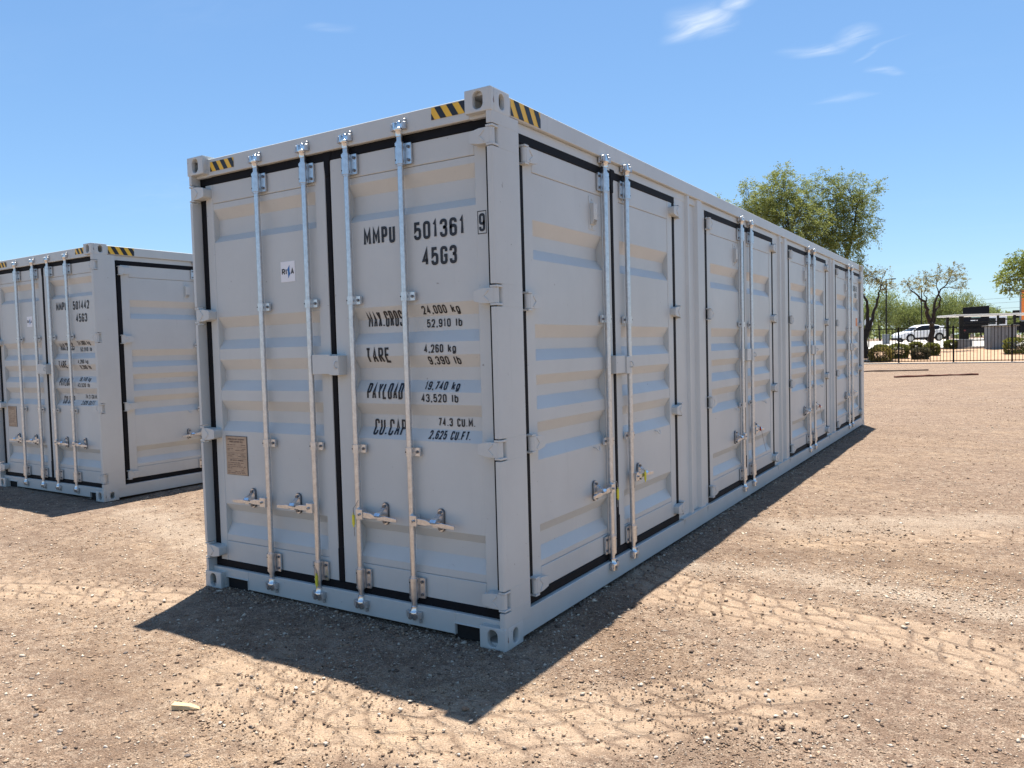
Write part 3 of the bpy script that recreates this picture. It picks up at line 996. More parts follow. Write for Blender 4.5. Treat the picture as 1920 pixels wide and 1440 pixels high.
def cam_mesh(up):
    """cam end of a locking bar"""
    def make():
        mb = MB()
        s = 1 if up else -1
        mb.tube([(0, 0, -0.035 * s), (0, 0, -0.012 * s), (0, 0, -0.008 * s), (0, 0, 0.004 * s)], [0.0175, 0.0185, 0.024, 0.024], 12)
        mb.prism([(-0.044, -0.006), (-0.020, -0.012), (0.020, -0.012), (0.036, -0.004), (0.030, 0.010), (0.012, 0.012), (0.0, 0.002), (-0.014, 0.012), (-0.036, 0.012)], 0.002 * s, 0.022 * s, 'z')
        mb.prism([(-0.030, -0.016), (-0.012, -0.020), (-0.010, 0.004), (-0.026, 0.006)], -0.004 * s, 0.030 * s, 'z')
        mb.tube([(0, 0, 0.0), (0, 0, 0.034 * s)], [0.014, 0.012], 10)
        mb.xf(lambda p: Vector((p.x * 1.15, p.y * 1.3, p.z * 1.2)))
        return mb.mesh('cam', 'zinc', 0.0015)
    return cached(('cam', up), make)


def keeper_mesh(up):
    """fixed keeper that the cam hooks into"""
    def make():
        mb = MB()
        s = 1 if up else -1
        mb.box(-0.048, 0.052, 0.010, 0.022, -0.020, 0.026)
        for x in (-0.036, 0.038):
            mb.prism([(x - 0.009, 0.012), (x - 0.012, -0.014), (x + 0.004, -0.020), (x + 0.012, -0.010), (x + 0.009, 0.012)], -0.014, 0.020, 'z')
        mb.tube([(0.036, -0.004, 0.018 * s), (0.036, -0.004, 0.036 * s)], 0.0085, 8)
        mb.xf(lambda p: Vector((p.x * 1.1, p.y * (1.3 if p.y < 0 else 1.0), p.z * 1.15)))
        return mb.mesh('keeper', 'cast', 0.002)
    return cached(('kp', up), make)


def handle_mesh(sgn):
    """lever handle pinned in a clevis on the bar, running towards +x*sgn"""
    def make():
        mb = MB()
        mb.box(min(0, 0.050 * sgn), max(0, 0.050 * sgn), -0.026, 0.010, -0.030, 0.030)
        mb.tube([(0.030 * sgn, -0.026, 0.0), (0.030 * sgn, -0.036, 0.0)], 0.0075, 8, 1)
        secs = [(0.050, 0.017, 0.006), (0.115, 0.016, 0.006), (0.145, 0.008, 0.009), (0.200, 0.009, 0.010), (0.218, 0.014, 0.005), (0.310, 0.010, 0.004)]
        vs, fs = [], []
        for i, (x, hz, hy) in enumerate(secs):
            zc_ = -0.012 * (x / 0.32)
            yc = -0.012 - 0.012 * (x / 0.32)
            for (a, b) in ((-1, -1), (1, -1), (1, 1), (-1, 1)):
                vs.append((x * sgn, yc + a * hy, zc_ + b * hz))
            if i:
                o = 4 * (i - 1)
                for k in range(4):
                    fs.append((o + k, o + (k + 1) % 4, o + 4 + (k + 1) % 4, o + 4 + k))
        fs += [(3, 2, 1, 0), tuple(4 * (len(secs) - 1) + k for k in range(4))]
        mb.add(vs, fs)
        return mb.mesh('handle', ['galv', 'bolt'], 0.0015)
    return cached(('hd', sgn), make)


def catch_mesh(sgn):
    """retainer plate with two bolts and the bent hook that holds the lever"""
    def make():
        mb = MB()
        ring = []
        for k in range(16):
            a = 2 * PI * (k + 0.5) / 16
            ring.append((0.020 * math.cos(a), 0.020 * math.sin(a) + (0.044 if math.sin(a) > 0 else -0.040)))
        mb.prism(ring, 0.018, 0.027)
        mb.prism([(p[0] * 1.22, p[1] * 1.06) for p in ring], 0.024, 0.0285, 'y', 1)
        for z in (0.046, -0.042):
            mb.tube([(0, 0.020, z), (0, 0.006, z)], 0.0105, 8, 1)
        # hook: strap from the top bolt out over the lever and down
        path = [(0.020, 0.050), (0.006, 0.040), (-0.014, 0.024), (-0.036, 0.016), (-0.046, 0.002), (-0.038, -0.006)]
        vs, fs = [], []
        for i, (y, z) in enumerate(path):
            hw = 0.014 if i < 3 else 0.020
            dx = -0.012 * sgn * (i / 5)
            vs += [(dx - hw, y, z), (dx + hw, y, z), (dx + hw, y + 0.003, z - 0.004), (dx - hw, y + 0.003, z - 0.004)]
            if i:
                o = 4 * (i - 1)
                for k in range(4):
                    fs.append((o + k, o + (k + 1) % 4, o + 4 + (k + 1) % 4, o + 4 + k))
        fs += [(3, 2, 1, 0), tuple(4 * (len(path) - 1) + k for k in range(4))]
        mb.add(vs, fs, 2)
        mb.box(-0.026, 0.010, -0.022, 0.020, -0.030, -0.020)
        return mb.mesh('handle_catch', ['galv', 'bolt', 'zinc'], 0.0)
    return cached(('ct', sgn), make)


def bar_mesh(z0, z1):
    def make():
        mb = MB()
        mb.tube([(0, 0, z0), (0, 0, z1)], 0.0172, 18)
        return mb.mesh('locking_bar', 'galv')
    return cached(('bar', z0, z1), make)


def locking_bar(parent, loc, rz, x, y, face_y, fl, hs, zs, hz, kz):
    """one locking bar with bearings, guides, cams, keepers, lever and catch"""
    c, s = math.cos(rz), math.sin(rz)

    def place(px, py):
        return (loc[0] + c * px - s * py, loc[1] + s * px + c * py, 0)
    zb, zt = kz
    b = obj('locking_bar', bar_mesh(zb, zt), parent, place(x, y), rz)
    g = face_y - y - 0.024
    for z in (zs[0], zs[3]):
        obj('bar_bearing', bracket_mesh(fl), b, (0, g * 0, z))
    for z in (zs[1], zs[2]):
        obj('bar_guide', guide_mesh(fl), b, (0, 0, z))
    obj('cam', cam_mesh(True), b, (0, 0, zt))
    obj('cam', cam_mesh(False), b, (0, 0, zb))
    obj('keeper', keeper_mesh(True), b, (0.004, kz_off[0], zt + 0.008))
    obj('keeper', keeper_mesh(False), b, (0.004, kz_off[0], zb - 0.008))
    obj('handle', handle_mesh(hs), b, (0.006 * hs, -0.006, hz))
    obj('handle_catch', catch_mesh(hs), b, (0.185 * hs, face_y - y - 0.0285, hz + 0.004))
    return b


kz_off = [0.0]


def casting_mesh():
    """ISO corner casting, outer corner at +x, -y, +z side open holes; box x -0.162..0, y 0..0.178, z 0..0.118"""
    def make():
        mb = MB()
        t = 0.028
        mb.plate_hole(-0.081, 0.059, 0.162, 0.118, 0.0315, 0.046, 0.0, t)
        n = len(mb.v)
        mb.plate_hole(0.089 + t / 2, 0.059, 0.178 - t, 0.118, 0.0255, 0.040, 0.0, t)
        mb.xf(lambda p: Vector((-p.y, p.x, p.z)), n)
        mb.box(-0.162, -t, t, 0.178, 0.118 - t, 0.118)
        mb.box(-0.162, -t, t, 0.178, 0.0, t)
        mb.box(-0.162, -0.162 + 0.02, t, 0.178, t, 0.118 - t)
        mb.box(-0.142, -t, 0.158, 0.178, t, 0.118 - t)
        return mb.mesh('corner_casting', 'paint_rust', 0.004, seg=2)
    return cached('casting', make)


def mirrored(key, src, fx, fz):
    def make():
        me = src.copy()
        co_ = np.zeros(len(me.vertices) * 3, np.float32)
        me.vertices.foreach_get('co', co_)
        co_ = co_.reshape(-1, 3)
        if fx: co_[:, 0] *= -1
        if fz: co_[:, 1] *= -1
        me.vertices.foreach_set('co', co_.ravel())
        if fx != fz:
            me.flip_normals()
        me.update()
        return me
    return cached(key, make)


def hazard_mesh(key, x0, x1, z0, z1, y, n, flip=1):
    def make():
        polys = [rect(x0, x1, z0, z1, 0)]
        w = (x1 - x0) / (2 * n)
        sl = (z1 - z0) * 0.62 * flip
        blk = []
        for i in range(-1, n + 1):
            a = x0 + (2 * i + 0.55) * w
            poly = [(a + sl, z0), (a + w + sl, z0), (a + w, z1), (a, z1)]
            # clip in x to the tape
            out = poly
            for side, lim in ((1, x0), (-1, x1)):
                res = []
                for p, q in zip(out, out[1:] + out[:1]):
                    pin, qin = side * (p[0] - lim) >= 0, side * (q[0] - lim) >= 0
                    if pin: res.append(p)
                    if pin != qin:
                        t = (lim - p[0]) / (q[0] - p[0])
                        res.append((lim, p[1] + t * (q[1] - p[1])))
                out = res
                if len(out) < 3: break
            if len(out) >= 3:
                blk.append((out, [tuple(range(len(out)))], 1))
        me = decal_mesh('hazard_tape', polys, ['yellow', 'ink'], None, y, 0.0016)
        me2 = decal_mesh('hazard_stripes', blk, ['yellow', 'ink'], None, y, 0.0028)
        bm = bmesh.new(); bm.from_mesh(me); bm.from_mesh(me2); bm.to_mesh(me); bm.free()
        bpy.data.meshes.remove(me2)
        return me
    return cached(key, make)


def gasket_mesh(key, x0, x1, z0, z1, seam, w, y0, y1):
    def make():
        mb = MB()
        mb.box(x0, x1, y0, y1, z1 - w, z1)
        mb.box(x0, x1, y0, y1, z0, z0 + w)
        mb.box(x0, x0 + w, y0 + 0.001, y1, z0 + w, z1 - w)
        mb.box(x1 - w, x1, y0 + 0.001, y1, z0 + w, z1 - w)
        mb.box(seam - 0.019, seam + 0.019, y0 + 0.0005, y1, z0 + w, z1 - w)
        # overlapping flap at the head and foot of the seam
        mb.prism([(seam - 0.024, z1 + 0.012), (seam + 0.036, z1 + 0.012), (seam + 0.05, z1 - 0.004), (seam + 0.03, z1 - w), (seam + 0.021, z1 - w - 0.02), (seam + 0.021, z1 - w - 0.09),
                  (seam - 0.012, z1 - w - 0.10), (seam - 0.022, z1 - w - 0.03)], y0 - 0.004, y1 - 0.004)
        mb.prism([(seam - 0.021, z0 + w), (seam - 0.021, z0 + w + 0.20), (seam + 0.024, z0 + w + 0.22), (seam + 0.024, z0 + w)], y0 - 0.003, y1 - 0.004)
        return mb.mesh('gasket', 'rubber', 0.004)
    return cached(key, make)


def lock_box_mesh():
    def make():
        mb = MB()
        t = 0.006
        # left half on one door, right half overlapping the other: open-bottomed steel boxes
        for (x0, x1, y0, z0, z1) in ((-0.118, 0.030, -0.062, -0.058, 0.060), (0.0305, 0.108, -0.072, -0.064, 0.052)):
            mb.box(x0, x1, y0, y0 + t, z0, z1)
            mb.box(x0, x1, y0 + t, 0.010, z1 - t, z1)
            mb.box(x0, x0 + t, y0 + t, 0.010, z0, z1 - t)
            mb.box(x1 - t, x1, y0 + t, 0.010, z0, z1 - t)
        mb.tube([(0.092, -0.072, 0.018), (0.092, -0.088, 0.012), (0.092, -0.092, -0.006), (0.092, -0.086, -0.020), (0.092, -0.072, -0.022)], 0.005, 6)
        return mb.mesh('lock_box', 'paint', 0.002)
    return cached('lockbox', make)


def vent_mesh():
    def make():
        mb = MB()
        mb.box(-0.040, 0.040, -0.004, 0.006, -0.105, 0.105)
        mb.prism([(-0.004, 0.062), (-0.030, 0.058), (-0.030, -0.040), (-0.020, -0.070), (-0.004, -0.076)], -0.026, 0.026, 'x')
        for k in range(4):
            z = -0.046 - 0.008 * k
            mb.box(-0.022, 0.022, -0.0315 + 0.003 * k, -0.02, z - 0.0022, z + 0.0022, 1)
        for z in (0.085, -0.09):
            mb.tube([(0, -0.004, z), (0, -0.009, z)], 0.008, 8)
        return mb.mesh('vent_cover', ['paint', 'dark_in'], 0.0015)
    return cached('vent', make)


def hook_mesh():
    def make():
        mb = MB()
        mb.tube([(-0.022, 0.006, 0.014), (-0.022, -0.020, 0.010), (-0.014, -0.030, -0.006), (0.0, -0.034, -0.012), (0.014, -0.030, -0.006), (0.022, -0.024, 0.016)], 0.0042, 6)
        return mb.mesh('rope_hook', 'paint')
    return cached('hook', make)


def lettering_mesh(key, rows, prof, y=0.0):
    def make():
        polys = []
        for (t, x0, x1, z0, h, sw) in rows:
            vs, fs = strokes(t, x0, x1, z0, h, sw)
            polys.append((vs, fs, 0))
        return decal_mesh('lettering', polys, ['ink'], prof, y, 0.0014)
    return cached(key, make)


def side_wall_mesh():
    """plain corrugated steel wall seen only from other sides"""
    def make():
        mb = MB()
        y, pts = 0.26, []
        while y < L - 0.26:
            pts += [(0.03, y), (0.03, y + 0.07), (0.066, y + 0.137), (0.066, y + 0.207)]
            y += 0.275
        pts.append((0.03, L - 0.25))
        k = len(pts)
        vs = [(x, yy, 0.16) for x, yy in pts] + [(x, yy, 2.80) for x, yy in pts]
        mb.add(vs, [(i, i + 1, k + i + 1, k + i) for i in range(k - 1)])
        return mb.mesh('wall_panel', 'paint', smooth=False)
    return cached('swall', make)


def make_container(name, label, loc, rz, number, check, group):
    root = bpy.data.objects.new(name, None)
    COL.objects.link(root)
    root.empty_display_size = 0.3
    root.location = loc
    root.rotation_euler = (0, 0, rz)
    tag(root, label, 'container', group)

    # ---- frame
    def frame():
        mb = MB()
        zc = H - 0.118
        for sx in (0, 1):
            def X(a, b):
                return (W - b, W - a) if sx else (a, b)
            for sy in (0, 1):
                def Y(a, b):
                    return (L - b, L - a) if sy else (a, b)
                if sy == 1:
                    mb.box(*X(0.0015, 0.10), *Y(0.004, 0.288), 0.117, zc + 0.001)
                else:
                    mb.box(*X(0.036, 0.062), *Y(0.092, 0.120), 0.117, zc + 0.001)
                    mb.box(*X(0.036, 0.050), *Y(0.120, 0.262), 0.117, zc + 0.001)
            # bottom and top side rails
            mb.box(*X(0.004, 0.05), 0.178, L - 0.178, 0.022, 0.158)
            mb.box(*X(0.0025, 0.066), 0.177, L - 0.177, H - 0.112, H - 0.014)
        # header: strip between the post and the head of each side door
        mb.box(W - 0.066, W - SD + 0.002, 0.262, L - 0.28, 2.726, H - 0.113)
        # front header and sill
        mb.box(0.161, W - 0.161, 0.042, 0.16, 2.764, H - 0.022)
        mb.box(0.034, 0.161, 0.042, 0.16, 2.7605, zc + 0.002)
        mb.box(W - 0.161, W - 0.034, 0.042, 0.16, 2.7605, zc + 0.002)
        mb.box(0.388, 2.085, 0.043, 0.16, 0.022, 0.143)
        for (a, b) in ((0.034, 0.3885), (2.0845, W - 0.034)):
            mb.box(a, b, 0.0436, 0.16, 0.082, 0.1426)
        # folded lips round the fork pockets
        for (a, b, s) in ((0.386, 0.392, 1), (2.081, 2.087, -1)):
            mb.box(a, b, 0.036, 0.16, 0.020, 0.088)
        mb.box(0.164, 0.392, 0.036, 0.048, 0.083, 0.089)
        mb.box(2.081, W - 0.164, 0.036, 0.048, 0.083, 0.089)
        mb.box(0.03, W - 0.03, L - 0.16, L - 0.03, 0.03, 0.16)
        mb.box(0.03, W - 0.03, L - 0.16, L - 0.03, 2.76, H - 0.02)
        return mb.mesh('frame', 'paint', 0.0035)
    obj('frame', cached('frame', frame), root)

    def post():
        # pressed corner post, cut away where the hinge barrels sit
        mb = MB()
        zc = H - 0.118
        zs = [0.1175, 0.198, 0.316, 0.993, 1.111, 1.790, 1.908, 2.600, 2.716, zc + 0.001]
        for i, (a, b) in enumerate(zip(zs[:-1], zs[1:])):
            f = 0.004 if i % 2 == 0 else 0.064
            sec = [(-0.034, f), (-0.034, 0.262), (-0.001, 0.262), (-0.001, f + 0.012), (-0.005, f + 0.004), (-0.013, f)]
            mb.prism(sec, a, b, 'z')
        return mb.mesh('corner_post', 'paint', 0.0008)
    pm = cached('post', post)
    obj('corner_post', pm, root, (W, 0, 0))
    obj('corner_post', mirrored('post_m', pm, True, False), root, (0, 0, 0))

    def roof():
        mb = MB()
        mb.box(0.05, W - 0.05, 0.15, L - 0.15, H - 0.05, H - 0.016)
        return mb.mesh('roof', 'paint')
    obj('roof', cached('roof', roof), root)

    def floor_():
        mb = MB()
        mb.box(0.05, W - 0.05, 0.165, L - 0.165, 0.11, 0.15)
        mb.box(0.17, 0.385, 0.058, 0.07, 0.002, 0.0815)  # dark plate stands in for the shade inside the left fork pocket
        mb.box(2.088, W - 0.17, 0.058, 0.07, 0.002, 0.0815)  # right fork pocket: its shade is a dark plate too
        mb.box(0.05, W - 0.05, 0.166, 0.19, 0.008, 0.11)  # added dark plate keeps light out behind the front sill
        for i in range(36):
            y = 0.34 + i * 0.32
            mb.box(0.05, W - 0.05, y, y + 0.05, 0.03, 0.11)
        return mb.mesh('underfloor_and_pocket_shade', 'dark_in')
    obj('underfloor_and_pocket_shade', cached('floor', floor_), root)
    obj('wall_panel', side_wall_mesh(), root)

    def rear():
        mb = MB()
        mb.box(0.09, W - 0.09, L - 0.10, L - 0.05, 0.155, 2.765)
        for i in range(8):
            x = 0.2 + i * 0.26
            mb.box(x, x + 0.14, L - 0.052, L - 0.02, 0.2, 2.72)
        return mb.mesh('end_wall', 'paint', 0.004)
    obj('end_wall', cached('rear', rear), root)

    base = casting_mesh()
    for fx, x in ((False, W), (True, 0.0)):
        for fy, y in ((False, 0.0), (True, L)):
            me_ = mirrored(('cast', fx, fy), base, fx, fy)
            obj('corner_casting', me_, root, (x, y, 0.0))
            obj('corner_casting', me_, root, (x, y, H - 0.118))

    # ---- corrugated fill between the side doors
    PER, DW, D0 = 3.085, 2.347, 0.288

    def fill():
        mb = MB()
        a = 0.0
        b = PER - DW
        pr = [(a - 0.004, SD), (a + 0.245, SD), (a + 0.262, SD - 0.022), (a + 0.300, SD - 0.022), (a + 0.330, SD + 0.012), (b - 0.250, SD + 0.012), (b - 0.225, SD - 0.018), (b - 0.115, SD - 0.018), (b - 0.10, SD), (b + 0.004, SD)]
        k = len(pr)
        vs = [(x, y, 0.150) for x, y in pr] + [(x, y, 2.785) for x, y in pr]
        mb.add(vs, [(i, i + 1, k + i + 1, k + i) for i in range(k - 1)])
        mb.box(a - 0.0, b + 0.0, 0.045, 0.06, 0.1, 2.785)
        # ledge plate and two gussets on the bottom rail
        mb.box(a + 0.02, b - 0.02, -0.004, 0.03, 0.158, 0.166)
        for x in (a + 0.06, b - 0.10):
            mb.add([(x, 0.006, 0.158), (x + 0.010, 0.006, 0.158), (x + 0.010, -0.004, 0.158), (x, -0.004, 0.158), (x, 0.006, 0.085), (x + 0.010, 0.006, 0.085)],
                   [(0, 1, 2, 3), (0, 4, 5, 1), (3, 2, 5, 4), (0, 3, 4), (1, 5, 2)])
        return mb.mesh('wall_panel', 'paint', smooth=False)
    for k in range(3):
        obj('wall_panel', cached('fill', fill), root, (W, D0 + DW + k * PER, 0), PI / 2)

    # ---- end doors (front face, no turn)
    zl, zt = 0.180, 2.717
    obj('gasket', gasket_mesh('gask_end', 0.036, W - 0.036, 0.138, 2.766, 1.2165, 0.052, FD - 0.004, FD + 0.03), root)
    dl = obj('door', door_mesh('end_l', 0.084, 1.194, zl, zt, 0.155, 1.108, END_PROF, FD), root)
    dr = obj('door', door_mesh('end_r', 1.239, 2.366, zl, zt, 1.382, 2.278, END_PROF, FD), root)
    for z in (0.257, 1.052, 1.849, 2.658):
        obj('hinge', hinge_mesh(1), dl, (0.022, 0.028, z))
        obj('hinge', hinge_mesh(-1), dr, (W - 0.022, 0.028, z))
    obj('lock_box', lock_box_mesh(), dl, (1.213, FD, 1.508))
    kz_off[0] = 0.0
    zs = (0.241, 1.012, 1.877, 2.658)
    for x, hs in ((0.628, -1), (1.052, -1), (1.402, 1), (1.806, 1)):
        locking_bar(root, (0, 0), 0.0, x, 0.040, FD, 1, hs, zs, 0.63, (0.098, 2.792))

    # markings
    t = number
    rows = [('MMPU', 1.487, 1.722, 2.187, 0.098, 0.0168), (t, 1.859, 2.203, 2.184, 0.098, 0.0168), ('45G3', 1.912, 2.147, 2.038, 0.098, 0.0168),
            ('MAX.GROSS', 1.466, 1.766, 1.718, 0.090, 0.0108), ('TARE', 1.472, 1.652, 1.511, 0.088, 0.0128), ('PAYLOAD', 1.470, 1.738, 1.302, 0.092, 0.0118), ('CU.CAP.', 1.490, 1.752, 1.092, 0.092, 0.0118),
            ('24,000 kg', 1.884, 2.139, 1.776, 0.046, 0.0079), ('52,910 lb', 1.899, 2.140, 1.702, 0.046, 0.0079), ('4,260 kg', 1.904, 2.122, 1.562, 0.046, 0.0079),
            ('9,390 lb', 1.920, 2.139, 1.496, 0.046, 0.0079), ('19,740 kg', 1.888, 2.128, 1.357, 0.046, 0.0079), ('43,520 lb', 1.874, 2.128, 1.289, 0.046, 0.0079),
            ('74.3 CU.M.', 1.958, 2.208, 1.154, 0.046, 0.0079), ('2,625 CU.FT.', 1.908, 2.192, 1.084, 0.046, 0.0079)]
    for i, row in enumerate(rows):
        obj('lettering', lettering_mesh('let_%s_%s' % (number if i == 1 else '', i), [row], END_PROF), dr, label='black lettering reading ' + row[0])

    def check_mesh():
        vs, fs = strokes(check, 2.298, 2.336, 2.188, 0.094, 0.014)
        polys = [(vs, fs, 0)]
        for (a, b, c, d) in ((2.289, 2.345, 2.175, 2.179), (2.289, 2.345, 2.291, 2.295), (2.289, 2.293, 2.179, 2.291), (2.341, 2.345, 2.179, 2.291)):
            polys.append(rect(a, b, c, d))
        return decal_mesh('check_digit', polys, ['ink'], None, FD, 0.0014)
    obj('check_digit', check_mesh(), dr, label='boxed black check digit ' + check)

    def sticker():
        x0, x1, z0, z1 = 0.782, 0.908, 2.026, 2.152
        mb = MB(); mb.box(x0, x1, FD + 0.0022, FD + 0.0045, z0, z1)
        me1 = mb.mesh('inspection_sticker', ['white', 'ink', 'blue'])
        polys = []
        for ch, a, b in (('R', 0.792, 0.822), ('I', 0.826, 0.836), ('A', 0.872, 0.900)):
            vs, fs = strokes(ch, a, b, 2.070, 0.038, 0.0085)
            polys.append((vs, fs, 1))
        polys.append(([(0.838, 2.098), (0.862, 2.130), (0.862, 2.080)], [(0, 1, 2)], 2))
        polys.append(([(0.846, 2.096), (0.870, 2.078), (0.848, 2.046)], [(0, 2, 1)], 2))
        me2 = decal_mesh('print', polys, ['white', 'ink', 'blue'], None, FD + 0.0022, 0.0008)
        bm = bmesh.new(); bm.from_mesh(me1); bm.from_mesh(me2); bm.to_mesh(me1); bm.free()
        return me1
    obj('inspection_sticker', cached('rina', sticker), dl, label='white square sticker with black letters and blue mark')

    def plate():
        x0, x1, z0, z1 = 0.186, 0.392, 0.782, 1.036
        mb = MB(); mb.box(x0, x1, FD - 0.002, FD + 0.004, z0, z1); mb.box(x0 - 0.004, x1 + 0.004, FD + 0.0005, FD + 0.004, z0 - 0.004, z1 + 0.004, 2)
        me1 = mb.mesh('data_plate', ['plate', 'plate_ink', 'bolt'])
        polys = []
        for s, a, b, z, h in (('APPROVED FOR TRANSPORT', 0.205, 0.374, 1.012, 0.011), ('UNDER CUSTOMS SEAL', 0.222, 0.358, 0.996, 0.011), ('CSC SAFETY APPROVAL', 0.222, 0.356, 0.872, 0.010)):
            vs, fs = strokes(s, a, b, z, h, 0.0024)
            polys.append((vs, fs, 1))
        for z in (0.966, 0.926, 0.888):
            polys.append(rect(x0 + 0.006, x1 - 0.006, z, z + 0.0016, 1))
        polys.append(rect(0.300, 0.3014, 0.890, 0.925, 1))
        rr = random.Random(4)
        for z in (0.978, 0.952, 0.942, 0.914, 0.902, 0.858, 0.845, 0.833, 0.822, 0.811, 0.800, 0.790):
            x = x0 + 0.012
            while x < x1 - 0.03:
                ln = rr.uniform(0.012, 0.05)
                if rr.random() < 0.72:
                    polys.append(rect(x, min(x + ln, x1 - 0.01), z, z + 0.0042, 1))
                x += ln + 0.008
        me2 = decal_mesh('print', polys, ['plate', 'plate_ink', 'bolt'], None, FD - 0.002, 0.0008)
        bm = bmesh.new(); bm.from_mesh(me1); bm.from_mesh(me2); bm.to_mesh(me1); bm.free()
        return me1
    obj('data_plate', cached('plate', plate), dl, label='tan etched data plate with small print')

    obj('hazard_tape', hazard_mesh('hz1', 2.030, 2.266, 2.802, 2.866, 0.042, 3), root)
    obj('hazard_tape', hazard_mesh('hz2', 0.186, 0.420, 2.790, 2.852, 0.042, 3), root)
    obj('hazard_tape', hazard_mesh('hz3', 0.190, 0.500, H - 0.106, H - 0.020, -0.0025 + 0.005, 3), root, (W, 0, 0), PI / 2)
    obj('hazard_tape', hazard_mesh('hz4', L - 0.500, L - 0.190, H - 0.106, H - 0.020, -0.0025 + 0.005, 3), root, (W, 0, 0), PI / 2)

    # ---- side doors (same builders turned by 90 degrees)
    for k in range(4):
        o0 = D0 + k * PER
        SL = (W, o0, 0)
        obj('gasket', gasket_mesh('gask_side', 0.0, DW, 0.160, 2.730, 1.185, 0.052, SD - 0.004, SD + 0.03), root, SL, PI / 2)
        a = obj('door', door_mesh('side_l', 0.050, 1.165, 0.212, 2.681, 0.148, 1.030, SIDE_PROF, SD), root, SL, PI / 2)
        b = obj('door', door_mesh('side_r', 1.208, DW - 0.046, 0.212, 2.681, 1.300, 2.196, SIDE_PROF, SD), root, SL, PI / 2)
        for z in (0.262, 1.052, 1.827, 2.612):
            obj('hinge', hinge_mesh(1), a, (0.030, 0.006, z))
            obj('hinge', hinge_mesh(-1), b, (DW + 0.012, 0.006, z))
        obj('lock_box', lock_box_mesh(), a, (1.195, SD, 1.448))
        obj('vent_cover', vent_mesh(), a, (0.890, SD + 0.004, 2.416))
        obj('rope_hook', hook_mesh(), a, (0.868, SD + 0.004, 0.918))
        obj('rope_hook', hook_mesh(), b, (1.900, SD + 0.004, 0.918))
        kz_off[0] = 0.0
        for x, hs, fl in ((1.024, -1, -1), (1.362, 1, -1)):
            locking_bar(root, SL, PI / 2, x, 0.000, SD, fl, hs, (0.270, 0.955, 1.748, 2.625), 0.655 + 0.008 * hs, (0.135, 2.760))
        if k == 3:
            rows2 = [(number, 1.62, 2.00, 2.396, 0.098, 0.0168), (check, 2.06, 2.10, 2.396, 0.098, 0.0168), ('45G3', 1.84, 2.06, 2.290, 0.085, 0.0125)]
            for i, row in enumerate(rows2):
                obj('lettering', lettering_mesh('lets_%s_%d' % (number, i), [row], SIDE_PROF), b)

            def ora():
                mb = MB(); mb.box(1.98, 2.14, SD + 0.002, SD + 0.006, 1.80, 1.94)
                return mb.mesh('warning_sticker', 'orange')
            obj('warning_sticker', cached('orange_sticker', ora), b, label='small orange warning sticker')
    return root


make_container('shipping_container', 'long pale grey container numbered 501361 with four pairs of side doors', (0, 0, -0.003), 0.0, '501361', '9', 'pale grey shipping containers')
C2_YAW = -0.0140
C2 = Vector((-3.926, 1.573, -0.034))
c2loc = C2 - Matrix.Rotation(C2_YAW, 3, 'Z') @ Vector((W, 0, 0))
make_container('shipping_container', 'pale grey container numbered 501442 standing behind the longer looking one', tuple(c2loc), C2_YAW, '501442', '5', 'pale grey shipping containers')


# ------------------------------------------------------------------ cable seals left on the locking gear
def seal(label, p, out, cable, tag_at, tag_dir, mat='tag_yellow'):
    root = bpy.data.objects.new('cable_seal', None)
    COL.objects.link(root)
    root.location = p
    root.empty_display_size = 0.02
    tag(root, label, 'cable seal', 'cable seals')
    mb = MB()
    mb.tube(cable, 0.0022, 6)
    obj('cable', mb.mesh('cable', 'cable'), root)
    mb = MB()
    a = Vector(tag_at); d = Vector(tag_dir)
    mb.tube([a, a + d * 0.15, a + d * 0.16, a + d * 0.84, a + d * 0.85, a + d], [0.004, 0.004, 0.0085, 0.0085, 0.004, 0.004], 8)
    obj('tag', mb.mesh('tag', mat), root)


seal('yellow tagged cable seal at the foot of a locking bar beside the door seam', (1.052, 0.018, 0.30), None,
     [(-0.020, 0.0, 0.0), (-0.014, -0.012, -0.028), (0.012, -0.010, -0.055), (0.014, -0.008, -0.09), (0.010, -0.010, -0.16)], (0.013, -0.012, -0.07), (0.001, 0, -0.09))
seal('yellow cable seal looped behind the right door bar lever by the seam', (1.402, 0.018, 0.66), None,
     [(0.022, 0.0, 0.05), (0.010, -0.012, 0.02), (-0.014, -0.008, 0.0), (-0.024, 0.004, -0.06), (-0.024, 0.006, -0.17)], (-0.024, 0.002, -0.03), (0.0, 0, -0.085))
seal('cable seal hanging from left lever of the first side door pair', (W + 0.02, 0.288 + 1.024, 0.66), None,
     [(0.002, -0.02, 0.03), (0.012, 0.02, 0.02), (0.012, 0.034, -0.02), (0.012, 0.036, -0.08), (0.012, 0.03, -0.15)], (0.012, 0.036, -0.02), (0, 0, -0.085))
seal('bright yellow seal hanging on right lever catch of first side door pair', (W + 0.02, 0.288 + 1.362, 0.68), None,
     [(0.008, -0.02, -0.09), (0.012, -0.012, -0.02), (0.014, 0.03, 0.03), (0.016, 0.12, 0.02), (0.018, 0.145, 0.0)], (0.020, 0.145, 0.01), (0, 0, -0.085))
for k, nm in ((1, 'second'), (2, 'third')):
    y0 = 0.288 + 3.085 * k + 1.362
    seal('loose wire seal with red end trailing from lever of %s side door pair' % nm, (W + 0.02, y0, 0.70), None,
         [(0.010, 0.10, -0.01), (0.016, 0.17, -0.03), (0.010, 0.24, -0.10), (0.002, 0.34, -0.20), (-0.006, 0.46, -0.31)], (0.016, 0.14, -0.01), (0.0, 0.02, -0.045), 'tag_red')


